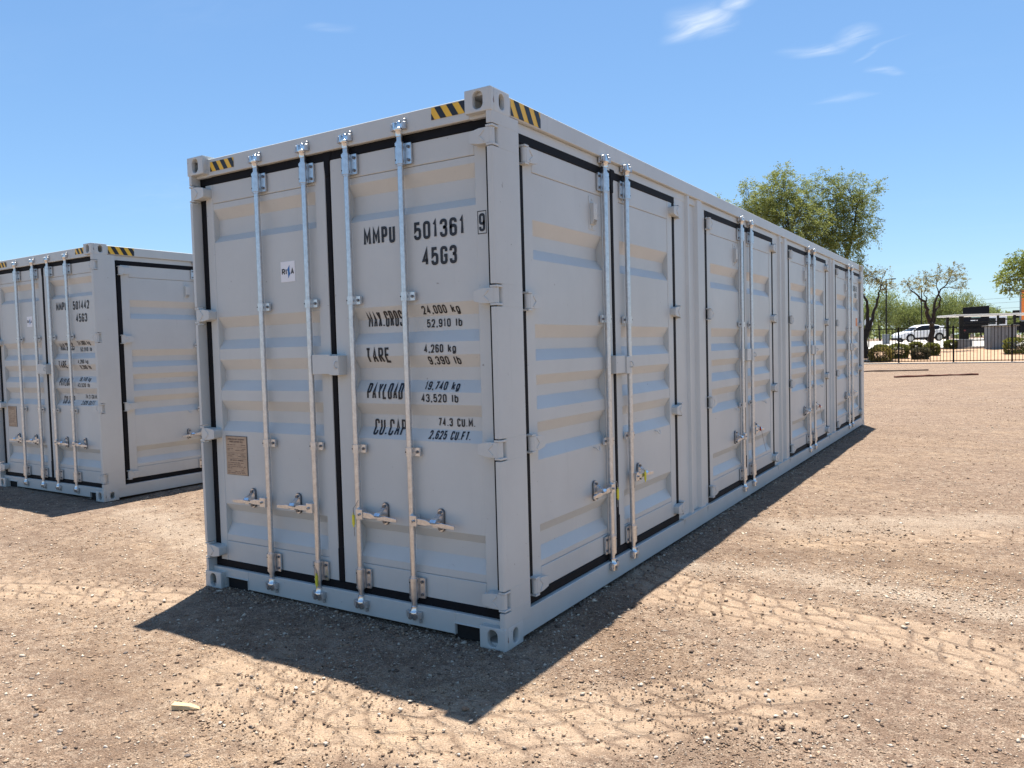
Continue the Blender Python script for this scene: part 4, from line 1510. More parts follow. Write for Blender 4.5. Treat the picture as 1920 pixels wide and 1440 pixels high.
# ------------------------------------------------------------------ loose gravel and stones
def pebbles(n, rmin, rmax, size_med, sig, smax, expo, seed, pw=None, path=None, spread=0.3):
    g = np.random.default_rng(seed)
    u = g.random(n)
    if abs(expo + 1) < 1e-6:
        r = rmin * (rmax / rmin) ** u
    else:
        e = expo + 1
        r = (rmin ** e + u * (rmax ** e - rmin ** e)) ** (1 / e)
    az = np.arctan2(CR[1, 1], CR[0, 1]) + g.uniform(-math.radians(52), math.radians(52), n)
    x = CAM[0] + r * np.cos(az); y = CAM[1] + r * np.sin(az)
    if path is not None:
        t = g.random(n) * (len(path) - 1)
        i = np.minimum(t.astype(int), len(path) - 2)
        pa = np.array(path)
        x = pa[i, 0] + (pa[i + 1, 0] - pa[i, 0]) * (t - i) + g.normal(0, spread, n)
        y = pa[i, 1] + (pa[i + 1, 1] - pa[i, 1]) * (t - i) + g.normal(0, spread, n)
    tr = np.zeros(n)
    for tp, hw, st in TRACKS:
        tr = np.maximum(tr, st * np.clip(1.35 - seg_dist(x, y, tp) / hw, 0, 1))
    clump = 0.5 + 0.5 * np.sin(2.3 * x + 1.1 * np.sin(1.7 * y)) * np.sin(1.9 * y + 1.3 * np.sin(2.1 * x))
    keep = g.random(n) < (1 - 0.62 * np.clip(tr, 0, 1)) * (0.35 + 0.65 * clump)
    inside = (x > 0.2) & (x < W - 0.2) & (y > 0.2) & (y < L)
    keep &= ~inside
    x, y = x[keep], y[keep]
    n = len(x)
    s = np.minimum(size_med * np.exp(g.normal(0, sig, n)), smax)
    base = np.array([[1, 0, 0], [0, 1, 0], [-1, 0, 0], [0, -1, 0], [0, 0, 1], [0, 0, -1]], float)
    V = np.repeat(base[None], n, 0)
    V = V * (s[:, None, None] * np.stack([g.uniform(0.7, 1.3, n), g.uniform(0.5, 1.0, n), g.uniform(0.35, 0.75, n)], -1)[:, None, :])
    V += g.normal(0, 0.28, V.shape) * s[:, None, None] * np.array([1, 1, 0.6])
    a = g.uniform(0, 2 * PI, n)
    ca, sa = np.cos(a)[:, None], np.sin(a)[:, None]
    X = V[..., 0] * ca - V[..., 1] * sa; Y = V[..., 0] * sa + V[..., 1] * ca
    V[..., 0], V[..., 1] = X, Y
    V[..., 0] += x[:, None]; V[..., 1] += y[:, None]
    V[..., 2] += (gz(x, y) - 0.004 * 0 + s * 0.18)[:, None]
    tri = np.array([[0, 1, 4], [1, 2, 4], [2, 3, 4], [3, 0, 4], [1, 0, 5], [2, 1, 5], [3, 2, 5], [0, 3, 5]])
    F = (tri[None] + 6 * np.arange(n)[:, None, None]).reshape(-1, 3)
    pal = np.array([[0.56, 0.47, 0.37], [0.34, 0.235, 0.155], [0.255, 0.165, 0.108], [0.41, 0.295, 0.205], [0.11, 0.075, 0.055], [0.31, 0.25, 0.20]])
    ci = g.choice(len(pal), n, p=pw or [0.15, 0.25, 0.24, 0.20, 0.07, 0.09])
    colr = pal[ci] * g.uniform(0.8, 1.12, (n, 1))
    return V.reshape(-1, 3), F, np.repeat(colr, 6, 0)


parts = [pebbles(80000, 1.7, 9.0, 0.0038, 0.42, 0.012, -0.7, 3), pebbles(34000, 4.0, 26.0, 0.0068, 0.4, 0.018, -0.2, 5), pebbles(1800, 1.8, 14.0, 0.0080, 0.35, 0.016, -0.3, 9),
         pebbles(6000, 2, 3, 0.0036, 0.45, 0.010, -0.3, 15, [0.06, 0.38, 0.42, 0.08, 0.06, 0.0], [(2.55, 0.55), (3.0, 0.15), (3.6, -0.35), (4.1, -0.7)], 0.22),
         pebbles(4000, 2, 3, 0.0036, 0.45, 0.010, -0.3, 16, [0.06, 0.38, 0.42, 0.08, 0.06, 0.0], [(1.2, -0.6), (1.8, -0.95), (2.3, -1.35)], 0.22),
         pebbles(7000, 2, 3, 0.0050, 0.4, 0.012, -0.3, 17, [0.45, 0.15, 0.1, 0.2, 0.02, 0.08], [(3.0, 1.9), (3.9, 2.2), (4.8, 2.1), (6.0, 2.0)], 0.28),
         pebbles(60000, 3.0, 30.0, 0.0062, 0.45, 0.016, -0.35, 21, [0.34, 0.12, 0.22, 0.12, 0.14, 0.06]),
         pebbles(4200, 2, 3, 0.0055, 0.5, 0.018, -0.3, 18, None, [(W + 0.04, 0.2), (W + 0.04, 6.0), (W + 0.04, 12.0)], 0.05),
         pebbles(1500, 2, 3, 0.0055, 0.5, 0.018, -0.3, 19, None, [(0.0, 0.0), (W, 0.0)], 0.06)]
off = 0
VV, FF, CC = [], [], []
for v, f, c in parts:
    VV.append(v); FF.append(f + off); CC.append(c); off += len(v)
VV, FF, CC = np.concatenate(VV), np.concatenate(FF), np.concatenate(CC)
me = bpy.data.meshes.new('gravel')
me.vertices.add(len(VV)); me.vertices.foreach_set('co', VV.ravel().astype(np.float32))
me.loops.add(FF.size); me.loops.foreach_set('vertex_index', FF.ravel().astype(np.int32))
me.polygons.add(len(FF)); me.polygons.foreach_set('loop_start', np.arange(0, FF.size, 3, dtype=np.int32))
me.update(calc_edges=True)
a = me.attributes.new('tint', 'FLOAT_COLOR', 'POINT')
a.data.foreach_set('color', np.concatenate([CC, np.ones((len(CC), 1))], 1).ravel().astype(np.float32))
me.materials.append(M['gravel'])
tag(obj('gravel', me), 'fine loose gravel scattered over the dirt lot', 'gravel', kind='stuff')


def stone_mesh(i, mat):
    def make():
        rr = random.Random(50 + i)
        bm = bmesh.new()
        bmesh.ops.create_icosphere(bm, subdivisions=2, radius=1.0)
        for _ in range(7):
            d = Vector((rr.gauss(0, 1), rr.gauss(0, 1), rr.gauss(0, 1))).normalized()
            lim = rr.uniform(0.55, 0.85)
            for v in bm.verts:
                q = v.co.dot(d)
                if q > lim:
                    v.co -= d * (q - lim) * 0.9
        sx, sy, sz = rr.uniform(0.9, 1.25), rr.uniform(0.65, 0.95), rr.uniform(0.5, 0.75)
        for v in bm.verts:
            v.co = Vector((v.co.x * sx, v.co.y * sy, v.co.z * sz))
        me_ = bpy.data.meshes.new('stone')
        bm.to_mesh(me_); bm.free()
        me_.materials.append(M[mat])
        me_.polygons.foreach_set('use_smooth', [True] * len(me_.polygons))
        me_.set_sharp_from_angle(angle=math.radians(40))
        return me_
    return cached(('stone', i, mat), make)


def ground_at(px, py):
    d = CR @ np.array([(px - 960) / FPX, 1.0, -(py - 720) / FPX])
    t = -CAM[2] / d[2]
    return CAM + t * d


STONES = [  # place in the survey photograph, radius in px, tone
    (173, 1116, 5, 'stone_pale'), (236, 1225, 6, 'stone_dark'), (112, 1375, 8, 'stone_pale'), (122, 1405, 6, 'stone_dark'), (198, 1402, 7, 'stone_pale'), (68, 1348, 8, 'stone_dark'),
    (75, 1393, 7, 'stone_pale'), (56, 1308, 7, 'stone_pale'), (453, 1285, 7, 'stone_tan'), (445, 1296, 6, 'stone_dark'), (472, 1270, 6, 'stone_dark'), (483, 1295, 5, 'stone_dark'), (381, 1328, 4, 'stone_dark'),
    (414, 1357, 7, 'stone_pale'), (352, 1421, 8, 'stone_dark'), (350, 1411, 7, 'stone_tan'), (470, 1366, 6, 'stone_dark'), (555, 1293, 7, 'stone_pale'), (552, 1317, 6, 'stone_dark'), (590, 1282, 6, 'stone_pale'),
    (711, 1338, 6, 'stone_pale'), (780, 1430, 7, 'stone_tan'), (745, 1433, 6, 'stone_dark'), (680, 1433, 6, 'stone_pale'), (1073, 1237, 6, 'stone_pale'), (1062, 1314, 5, 'stone_dark'),
    (1083, 1198, 7, 'stone_tan'), (1170, 1270, 5, 'stone_dark'), (1195, 1205, 5, 'stone_pale'), (1224, 1273, 5, 'stone_pale'), (1329, 1249, 5, 'stone_pale'), (1336, 1237, 5, 'stone_dark'), (1345, 1242, 4, 'stone_dark'),
    (1265, 1295, 6, 'stone_dark'), (1280, 1290, 5, 'stone_pale'), (1419, 1283, 6, 'stone_pale'), (1435, 1305, 7, 'stone_pale'), (1472, 1340, 7, 'stone_pale'), (1493, 1344, 6, 'stone_pale'), (1381, 1372, 7, 'stone_dark'),
    (1430, 1390, 6, 'stone_pale'), (1444, 1407, 6, 'stone_dark'), (1460, 1424, 7, 'stone_tan'), (1338, 1361, 5, 'stone_pale'), (1321, 1398, 6, 'stone_pale'), (1230, 1423, 7, 'stone_pale'), (1407, 1041, 4, 'stone_dark'),
    (1251, 1163, 4, 'stone_dark'), (1875, 1410, 7, 'stone_dark'), (1634, 1322, 5, 'stone_dark'), (1705, 1320, 5, 'stone_dark'), (1520, 1236, 5, 'stone_pale'), (860, 1415, 6, 'stone_pale'), (905, 1370, 4, 'stone_pale'),
    (610, 1395, 6, 'stone_pale'), (614, 1175, 5, 'stone_tan'), (560, 1188, 6, 'stone_tan'), (937, 1280, 5, 'stone_tan'), (775, 1262, 5, 'stone_tan'), (30, 1205, 5, 'stone_dark'), (88, 1210, 4, 'stone_dark')]
TONE = {'stone_pale': ('pale rounded stone', 'pale stones on the dirt'), 'stone_tan': ('tan angular stone', 'tan stones on the dirt'), 'stone_dark': ('dark grey brown stone', 'dark stones on the dirt')}
for i, (px, py, rp, mt) in enumerate(STONES):
    q = ground_at(px, py)
    dist = float(np.dot(q - CAM, CR[:, 1]))
    r = rp * dist / FPX * 0.72
    o = obj('stone', stone_mesh(i % 7, mt), None, (q[0], q[1], float(gz(q[0], q[1])) + r * 0.22), random.uniform(0, 6.28))
    o.scale = (r, r, r)
    tag(o, 'small %s lying loose on the dirt lot' % TONE[mt][0], 'stone', TONE[mt][1])

# split wooden stake
q = ground_at(348, 1333)
mb = MB()
mb.add([(-0.058, -0.014, -0.002), (-0.058, 0.016, -0.002), (-0.060, 0.016, 0.026), (-0.060, -0.014, 0.022), (0.020, -0.012, 0.0), (0.020, 0.014, 0.0), (0.022, 0.014, 0.020), (0.022, -0.010, 0.018), (0.066, 0.004, 0.0), (0.062, 0.012, 0.004), (0.060, 0.012, 0.010)],
       [(0, 1, 2, 3), (0, 4, 5, 1), (1, 5, 6, 2), (2, 6, 7, 3), (3, 7, 4, 0), (4, 8, 9, 5), (5, 9, 10, 6), (6, 10, 8, 7), (7, 8, 4), (8, 10, 9)])
tag(obj('wood_offcut', mb.mesh('wood_offcut', 'fresh_wood', 0.001), None, (q[0], q[1], float(gz(q[0], q[1])) + 0.001), 0.42), 'pale pointed split of wood lying on the dirt', 'wood piece')


# long dark beams lying in front of the fence
def beam(name, label, a, b, w, h, mat, cat, bend=0.0):
    a = np.array(a); b = np.array(b)
    n = 12
    mb = MB()
    d = (b - a) / np.linalg.norm(b - a)
    nrm = np.array([-d[1], d[0]])
    vs, fs = [], []
    for i in range(n + 1):
        t = i / n
        p = a + (b - a) * t + nrm * bend * math.sin(PI * t) + nrm * random.uniform(-0.01, 0.01)
        z = float(Hf(p[0], p[1])) - 0.01
        hh = h * random.uniform(0.8, 1.1)
        for (s, k) in ((-1, 0), (1, 0), (1, 1), (-1, 1)):
            q = p + nrm * s * w / 2
            vs.append((q[0], q[1], z + hh * k))
        if i:
            o = 4 * (i - 1)
            for k in range(4):
                fs.append((o + k, o + (k + 1) % 4, o + 4 + (k + 1) % 4, o + 4 + k))
    fs += [(3, 2, 1, 0), tuple(4 * n + k for k in range(4))]
    mb.add(vs, fs)
    tag(obj(name, mb.mesh(name, mat, 0.006)), label, cat)


beam('timber_beam', 'long brown weathered timber lying on gravel before the fence', (-1.6, 32.0), (1.89, 33.5), 0.16, 0.07, 'old_timber', 'beam')
beam('rusty_beam', 'rust red steel beam lying on the open gravel', (1.21, 28.3), (3.77, 29.8), 0.16, 0.075, 'rust_beam', 'beam', 0.06)

# ------------------------------------------------------------------ iron fence
fence = bpy.data.objects.new('iron_fence', None)
COL.objects.link(fence)
fence.location = (0, 41.75, 0.27)
tag(fence, 'black iron picket fence on a low concrete strip', 'fence')


def post_m():
    mb = MB()
    mb.box(-0.038, 0.038, -0.038, 0.038, -0.05, 1.82)
    mb.box(-0.045, 0.045, -0.045, 0.045, 1.82, 1.835)
    return mb.mesh('post', 'iron', 0.003)


def picket_m():
    mb = MB()
    mb.box(-0.0125, 0.0125, -0.0125, 0.0125, 0.03, 1.765)
    return mb.mesh('picket', 'iron')


def rail_m():
    mb = MB()
    mb.box(-1.20, 1.20, -0.021, 0.021, -0.021, 0.021)
    return mb.mesh('rail', 'iron')


PMESH, KMESH, RMESH = post_m(), picket_m(), rail_m()
PSP = 2.48
for i in range(-4, 6):
    px0 = -0.06 + i * PSP
    obj('post', PMESH, fence, (px0, 0, 0))
    if i < 5:
        for z in (0.075, 1.755):
            obj('rail', RMESH, fence, (px0 + PSP / 2, 0, z))
        for k in range(1, 17):
            obj('picket', KMESH, fence, (px0 + k * PSP / 17, 0, 0))


# ------------------------------------------------------------------ vegetation
def leaf_mesh(name, C, size, mat, tone, up=0.35, ratio=0.42, direc=None, seed=1):
    """one small lens-shaped leaf clump (a quad) for every centre"""
    g = np.random.default_rng(seed)
    n = len(C)
    d = g.normal(0, 1, (n, 3)) if direc is None else direc + g.normal(0, 0.45, (n, 3))
    d /= np.linalg.norm(d, axis=1, keepdims=True)
    nrm = g.normal(0, 1, (n, 3)); nrm[:, 2] += up
    w = np.cross(nrm, d); w /= np.linalg.norm(w, axis=1, keepdims=True) + 1e-9
    s = (size * g.uniform(0.55, 1.35, n))[:, None]
    V = np.stack([C - d * s, C + w * s * ratio, C + d * s, C - w * s * ratio], 1).reshape(-1, 3)
    F = np.arange(4 * n).reshape(-1, 4)
    me_ = bpy.data.meshes.new(name)
    me_.vertices.add(4 * n); me_.vertices.foreach_set('co', V.ravel().astype(np.float32))
    me_.loops.add(4 * n); me_.loops.foreach_set('vertex_index', F.ravel().astype(np.int32))
    me_.polygons.add(n); me_.polygons.foreach_set('loop_start', np.arange(0, 4 * n, 4, dtype=np.int32))
    me_.update(calc_edges=True)
    a_ = me_.attributes.new('tone', 'FLOAT', 'POINT')
    tt = np.clip(tone + g.normal(0, 0.16, n), 0, 1)
    a_.data.foreach_set('value', np.repeat(tt, 4).astype(np.float32))
    me_.materials.append(M[mat])
    return me_


def wig(a, b, n, amp, rr):
    a, b = Vector(a), Vector(b)
    d = (b - a)
    ln = d.length
    pts = []
    for i in range(n + 1):
        t = i / n
        k = math.sin(PI * t) * amp * ln
        pts.append(a + d * t + Vector((rr.uniform(-1, 1), rr.uniform(-1, 1), rr.uniform(-0.6, 1))) * k)
    return pts


def tree(name, label, base, stems, lobes, leaf, leaf_size, spray_len, per_spray, bark='bark', seed=1, group=None, droop=0.35, twig_r=0.012, upright=0.0, ratio=0.42):
    """stems: list of (points, r0, r1); lobes: (centre, rx, ry, rz, sprays, density bias)"""
    rr = random.Random(seed)
    g = np.random.default_rng(seed)
    root = bpy.data.objects.new(name, None)
    COL.objects.link(root)
    root.location = base
    tag(root, label, 'tree', group)
    b0 = Vector(base)
    mb = MB()
    nodes = []
    for pts, r0, r1 in stems:
        P = [Vector(p) - b0 for p in pts]
        fin = []
        for i in range(len(P) - 1):
            for t in (0, 0.33, 0.66):
                fin.append(P[i].lerp(P[i + 1], t) + Vector((rr.uniform(-1, 1), rr.uniform(-1, 1), 0)) * r0 * 0.35 * (0 if (i == 0 and t == 0) else 1))
        fin.append(P[-1])
        rs = [r0 + (r1 - r0) * i / (len(fin) - 1) for i in range(len(fin))]
        mb.tube(fin, rs, 7)
        nodes += [(p, r) for p, r in zip(fin, rs)][len(fin) // 3:]
    C, D, T = [], [], []
    for (c, rx, ry, rz, ns, tone0) in lobes:
        c = Vector(c) - b0
        near_ = min(nodes, key=lambda q: (q[0] - c).length + (0.8 if q[0].z > c.z else 0))
        limb = wig(near_[0], c - Vector((0, 0, rz * 0.25)), 5, 0.06, rr)
        r0 = max(min(near_[1] * 0.7, 0.07), twig_r * 1.8)
        mb.tube(limb, [r0 + (twig_r * 1.2 - r0) * i / 5 for i in range(6)], 5)
        hubs = limb[2:]
        subs = []
        for _ in range(max(4, ns // 22)):
            v = Vector((rr.gauss(0, 1), rr.gauss(0, 1), rr.gauss(0.25, 1))).normalized()
            e = c + Vector((v.x * rx, v.y * ry, v.z * rz)) * rr.uniform(0.45, 0.8)
            h = rr.choice(hubs)
            p = wig(h, e, 4, 0.08, rr)
            mb.tube(p, [twig_r * 1.1, twig_r, twig_r * 0.8, twig_r * 0.6, twig_r * 0.45], 4, cap=False)
            subs += p[1:]
        for _ in range(ns):
            v = Vector((rr.gauss(0, 1), rr.gauss(0, 1), rr.gauss(0.1, 1))).normalized()
            rad = rr.random() ** 0.42
            e = c + Vector((v.x * rx, v.y * ry, v.z * rz)) * rad * rr.uniform(0.85, 1.12)
            out = Vector((v.x, v.y, v.z * 0.6 + 0.25 - droop + upright * 1.2))
            if upright:
                out = Vector((v.x * 0.5, v.y * 0.5, 1.0))
            out.normalize()
            if rr.random() < 0.35:
                h = min(rr.sample(subs, min(6, len(subs))), key=lambda q: (q - e).length)
                if (h - e).length < rx * 0.9:
                    mb.tube([h, h.lerp(e, 0.5) + Vector((0, 0, 0.05 * rx)), e], [twig_r * 0.5, twig_r * 0.4, twig_r * 0.28], 3, cap=False)
            L_ = spray_len * rr.uniform(0.5, 1.3)
            k = int(per_spray * rr.uniform(0.6, 1.35))
            tt = g.random(k)
            cur = np.array(e)[None] + np.outer(tt * L_, np.array(out)) + np.outer((tt ** 2) * L_ * droop, [0, 0, -1])
            cur += g.normal(0, spray_len * 0.13, (k, 3))
            C.append(cur)
            D.append(np.repeat(np.array(out)[None] + np.array([0, 0, -droop]), k, 0))
            tn = tone0 + rr.uniform(-0.18, 0.18)
            T.append(np.full(k, tn))
    obj('trunk', mb.mesh('trunk', bark), root)
    C = np.concatenate(C); D = np.concatenate(D); T = np.concatenate(T)
    obj('crown', leaf_mesh('crown', C, leaf_size, leaf, T, direc=D, seed=seed, ratio=ratio), root)
    return root


def lobe(px, py, d, rxp, rzp, ns, tone, deep=1.0):
    s = d / FPX
    return (tuple(at(px, py, d)), rxp * s, rxp * s * deep, rzp * s, ns, tone)


def on_ground(px, d):
    """ground point in the direction of a column of the survey, d metres out"""
    lo, hi = 400.0, 900.0
    for _ in range(40):
        m = (lo + hi) / 2
        p = at(px, m, d)
        if p[2] > float(Hf(p[0], p[1])): lo = m
        else: hi = m
    p = at(px, (lo + hi) / 2, d)
    return (p[0], p[1], float(Hf(p[0], p[1])) - 0.03)


# big mesquite rising behind the long container
D = 46.0
gb = on_ground(1545, D)
tree('mesquite_tree', 'big feathery green mesquite rising behind the long container roof', gb,
     [([gb, at(1535, 620, D), at(1512, 560, D), at(1490, 500, D), at(1478, 440, D)], 0.24, 0.07),
      ([at(1535, 620, D), at(1560, 560, D), at(1585, 490, D - 0.5), at(1600, 430, D - 0.5), at(1607, 380, D - 0.5)], 0.17, 0.04),
      ([at(1512, 560, D), at(1470, 500, D + 1), at(1430, 440, D + 1)], 0.12, 0.04)],
     [lobe(1480, 430, D, 72, 62, 560, 0.5), lobe(1462, 372, D, 44, 40, 230, 0.5), lobe(1468, 330, D, 14, 26, 46, 0.55), lobe(1420, 412, D + 1, 34, 40, 190, 0.55), lobe(1396, 392, D + 1, 15, 18, 40, 0.5), lobe(1402, 352, D + 1, 16, 14, 26, 0.5),
      lobe(1536, 440, D, 46, 52, 320, 0.55), lobe(1506, 372, D, 26, 26, 80, 0.5), lobe(1532, 346, D, 16, 22, 26, 0.5), lobe(1548, 332, D, 6, 10, 8, 0.5), lobe(1556, 395, D, 30, 36, 110, 0.5), lobe(1440, 372, D, 26, 26, 80, 0.55), lobe(1560, 360, D, 16, 18, 30, 0.5), lobe(1595, 400, D - 0.5, 36, 42, 190, 0.35), lobe(1588, 345, D - 0.5, 26, 20, 62, 0.4), lobe(1622, 372, D - 0.5, 24, 26, 58, 0.4),
      lobe(1646, 352, D - 0.5, 7, 10, 9, 0.45), lobe(1622, 430, D - 0.5, 22, 24, 64, 0.4), lobe(1580, 455, D - 0.5, 38, 26, 150, 0.45), lobe(1592, 494, D - 0.5, 20, 14, 44, 0.5), lobe(1520, 500, D, 60, 34, 200, 0.45), lobe(1440, 470, D + 1, 50, 36, 170, 0.5)],
     'leaf_mesquite', 0.062, 0.55, 34, 'bark', 21, None, 0.35, 0.015, 0.0, 0.34)
# another crown just topping the roof line further along
gb = on_ground(1330, 60)
tree('mesquite_tree', 'tree whose thin top just clears the container roof left of the big mesquite', gb,
     [([gb, at(1335, 560, 60), at(1340, 470, 60), at(1345, 410, 60)], 0.2, 0.05)],
     [lobe(1350, 412, 60, 40, 44, 120, 0.5), lobe(1346, 378, 60, 18, 14, 26, 0.5), lobe(1300, 440, 60, 40, 40, 90, 0.5)], 'leaf_mesquite', 0.075, 0.6, 14, 'bark', 22, None, 0.3, 0.016)
# sparse dry tree beside the container end
D = 46.0
gb = on_ground(1622, D)
tree('sparse_tree', 'thin leafed tree with forked dark trunk beside the container far corner', gb,
     [([gb, at(1621, 640, D), at(1626, 616, D), at(1627, 590, D), at(1624, 566, D), at(1614, 545, D)], 0.17, 0.05),
      ([at(1622, 634, D), at(1631, 612, D), at(1638, 590, D), at(1645, 567, D), at(1648, 550, D), at(1652, 530, D)], 0.13, 0.025)],
     [lobe(1636, 520, D, 16, 14, 46, 0.45), lobe(1656, 532, D, 18, 10, 34, 0.4), lobe(1628, 512, D, 16, 11, 34, 0.45), lobe(1668, 540, D, 12, 8, 14, 0.4), lobe(1660, 508, D, 8, 6, 7, 0.4), lobe(1606, 530, D, 22, 16, 40, 0.4)],
     'leaf_sparse', 0.05, 0.34, 15, 'bark', 23, None, 0.25, 0.013)
# sparse umbrella tree in the bed
D = 49.0
gb = on_ground(1746, D)
tree('sparse_tree', 'open crowned dry tree with twisting dark stems in the orange bed', gb,
     [([gb, at(1747, 640, D), at(1747, 612, D), at(1741, 598, D), at(1738, 580, D), at(1733, 566, D), at(1722, 556, D), at(1708, 545, D)], 0.20, 0.035),
      ([at(1747, 612, D), at(1750, 594, D), at(1751, 576, D), at(1756, 558, D), at(1764, 543, D), at(1776, 532, D)], 0.11, 0.03),
      ([at(1747, 612, D), at(1753, 600, D), at(1749, 590, D), at(1760, 574, D), at(1764, 560, D), at(1759, 548, D), at(1756, 532, D)], 0.10, 0.025),
      ([at(1735, 568, D), at(1738, 558, D), at(1732, 552, D)], 0.05, 0.02)],
     [lobe(1712, 540, D, 20, 12, 34, 0.4), lobe(1735, 538, D, 12, 9, 34, 0.7), lobe(1730, 520, D, 22, 10, 34, 0.4), lobe(1757, 518, D, 22, 12, 38, 0.4), lobe(1780, 520, D, 20, 12, 36, 0.4), lobe(1788, 504, D, 14, 9, 20, 0.35),
      lobe(1800, 538, D, 14, 9, 22, 0.4), lobe(1796, 522, D, 16, 9, 18, 0.4), lobe(1700, 530, D, 10, 8, 12, 0.4), lobe(1765, 505, D, 14, 7, 10, 0.35)],
     'leaf_sparse', 0.05, 0.34, 15, 'bark', 24, None, 0.25, 0.012)
# leafy tree at the right
D = 45.0
gb = on_ground(1946, D)
tree('leafy_tree', 'bright green leafy tree overhanging the orange trailer', gb,
     [([gb, at(1944, 610, D), at(1938, 560, D), at(1930, 520, D), at(1928, 480, D)], 0.14, 0.05), ([at(1938, 560, D), at(1922, 546, D), at(1917, 525, D)], 0.05, 0.03)],
     [lobe(1900, 520, D, 24, 16, 120, 0.6), lobe(1922, 490, D, 32, 22, 210, 0.6), lobe(1878, 524, D, 12, 8, 34, 0.6), lobe(1890, 543, D, 14, 7, 34, 0.5), lobe(1950, 500, D, 34, 30, 180, 0.55), lobe(1908, 500, D, 18, 14, 70, 0.6), lobe(1942, 535, D, 30, 16, 100, 0.5)],
     'leaf_bright', 0.075, 0.34, 9, 'bark', 25, None, 0.35, 0.013)
# palo verdes beyond the street
FAR = [(1612, 590, 92, 30, 36), (1650, 572, 95, 34, 38), (1684, 592, 100, 26, 30), (1712, 590, 98, 30, 36), (1742, 590, 102, 30, 34), (1772, 578, 96, 26, 36), (1806, 578, 104, 28, 36),
       (1840, 592, 112, 26, 26), (1872, 604, 118, 24, 18), (1902, 606, 120, 26, 16), (1575, 590, 96, 34, 30), (1940, 600, 115, 30, 24)]
NTH = ['beside the octagonal sign', 'behind the tall lamp post', 'behind the white car bonnet', 'behind the white car roof', 'behind the open crowned dry tree', 'left of the black truck', 'touching the black truck side',
       'behind the white van', 'low behind the grey cabinet', 'low behind the orange trailer', 'hidden mostly by the container end', 'beyond the orange trailer']
for i, (px, py, d, rx, rz) in enumerate(FAR):
    gb = on_ground(px, d)
    s = d / FPX
    tree('palo_verde_tree', 'hazy green palo verde %s' % NTH[i], gb,
         [([gb, at(px - 3, py + rz * 0.8, d), at(px - rx * 0.3, py + 4, d)], 0.13, 0.05), ([at(px - 1, py + rz * 0.9, d), at(px + rx * 0.35, py + 6, d)], 0.1, 0.04)],
         [lobe(px, py, d, rx * 0.8, rz * 0.75, 150, 0.5), lobe(px - rx * 0.5, py + rz * 0.25, d, rx * 0.55, rz * 0.7, 90, 0.45), lobe(px + rx * 0.5, py + rz * 0.2, d, rx * 0.55, rz * 0.7, 90, 0.5), lobe(px, py + rz * 0.5, d, rx * 0.9, rz * 0.5, 90, 0.35), lobe(px, py + rz * 0.95, d, rx * 1.05, rz * 0.35, 90, 0.3)],
         'leaf_far', 0.11, 0.95, 13, 'bark_grey', 40 + i, 'palo verde trees beyond the street', 0.05, 0.02, 0.8, 0.36)


def shrub(label, px, py_top, py_bot, wpx, d, leaf, seed):
    b = on_ground(px, d)
    s = d / FPX
    w, h = wpx * s, (py_bot - py_top) * s
    g = np.random.default_rng(seed)
    root = bpy.data.objects.new('clipped_shrub', None)
    COL.objects.link(root)
    root.location = b
    tag(root, label, 'shrub', 'clipped shrubs in the orange bed')
    n = 2600
    v = g.normal(0, 1, (n, 3))
    pw = 4.0
    v /= (np.abs(v) ** pw).sum(1, keepdims=True) ** (1 / pw)
    rad = 1 - 0.35 * g.random(n) ** 2.2
    bump = 1 + 0.06 * np.sin(5 * v[:, 0] + seed) * np.sin(6 * v[:, 1] + 1) + 0.05 * np.sin(9 * v[:, 2] + 4 * v[:, 0])
    P = v * (rad * bump)[:, None] * np.array([w / 2, w / 2 * 0.9, h / 2 * 0.96])
    P[:, 2] += h / 2 + 0.04
    tone = np.clip(0.45 + 0.12 * g.normal(0, 1, n), 0, 1)
    obj('foliage', leaf_mesh('foliage', P, 0.055, leaf, tone, up=0.6, ratio=0.55, seed=seed), root)
    mb = MB()
    rr = random.Random(seed)
    for _ in range(7):
        e = (rr.uniform(-0.3, 0.3) * w, rr.uniform(-0.3, 0.3) * w, h * rr.uniform(0.6, 0.85))
        mb.tube([(rr.uniform(-0.05, 0.05), rr.uniform(-0.05, 0.05), -0.03), (e[0] * 0.5, e[1] * 0.5, h * 0.35), e], [0.022, 0.016, 0.008], 5)
    obj('stems', mb.mesh('stems', 'bark'), root)


shrub('dry yellowish clipped shrub right behind fence beside the container end', 1651, 654, 681, 40, 42.9, 'leaf_shrub_dry', 1)
shrub('square green clipped shrub below the car front wheel', 1685, 649, 676, 34, 44.5, 'leaf_shrub', 2)
shrub('greyish clipped shrub at the fence below the car rear door', 1726, 659, 680, 30, 43.2, 'leaf_shrub_grey', 3)
shrub('green clipped shrub at the foot of the open crowned tree', 1747, 650, 673, 26, 45.5, 'leaf_shrub', 4)
shrub('small dark shrub at the kerb left of the car', 1652, 641, 653, 24, 51.5, 'leaf_shrub', 5)
shrub('small dark shrub at the kerb below the car doors', 1717, 640, 655, 21, 51.0, 'leaf_shrub', 6)
shrub('dark shrub between the car tail and small grey cabinet', 1784, 637, 653, 25, 50.5, 'leaf_shrub', 7)
shrub('wide rounded shrub in front of the large grey cabinet', 1906, 641, 671, 42, 43.6, 'leaf_shrub', 8)

# ------------------------------------------------------------------ white crossover
car = bpy.data.objects.new('parked_car', None)
COL.objects.link(car)
pc = at(1724, 645, 75.5)
car.location = (pc[0], pc[1], float(Hf(pc[0], pc[1])) + 0.02)
yaw_car = math.atan2(CR[1, 0], CR[0, 0]) + PI + math.radians(4)
car.rotation_euler = (0, math.radians(1.2), yaw_car)
tag(car, 'white crossover car with black wheel arches parked beyond the fence', 'car')


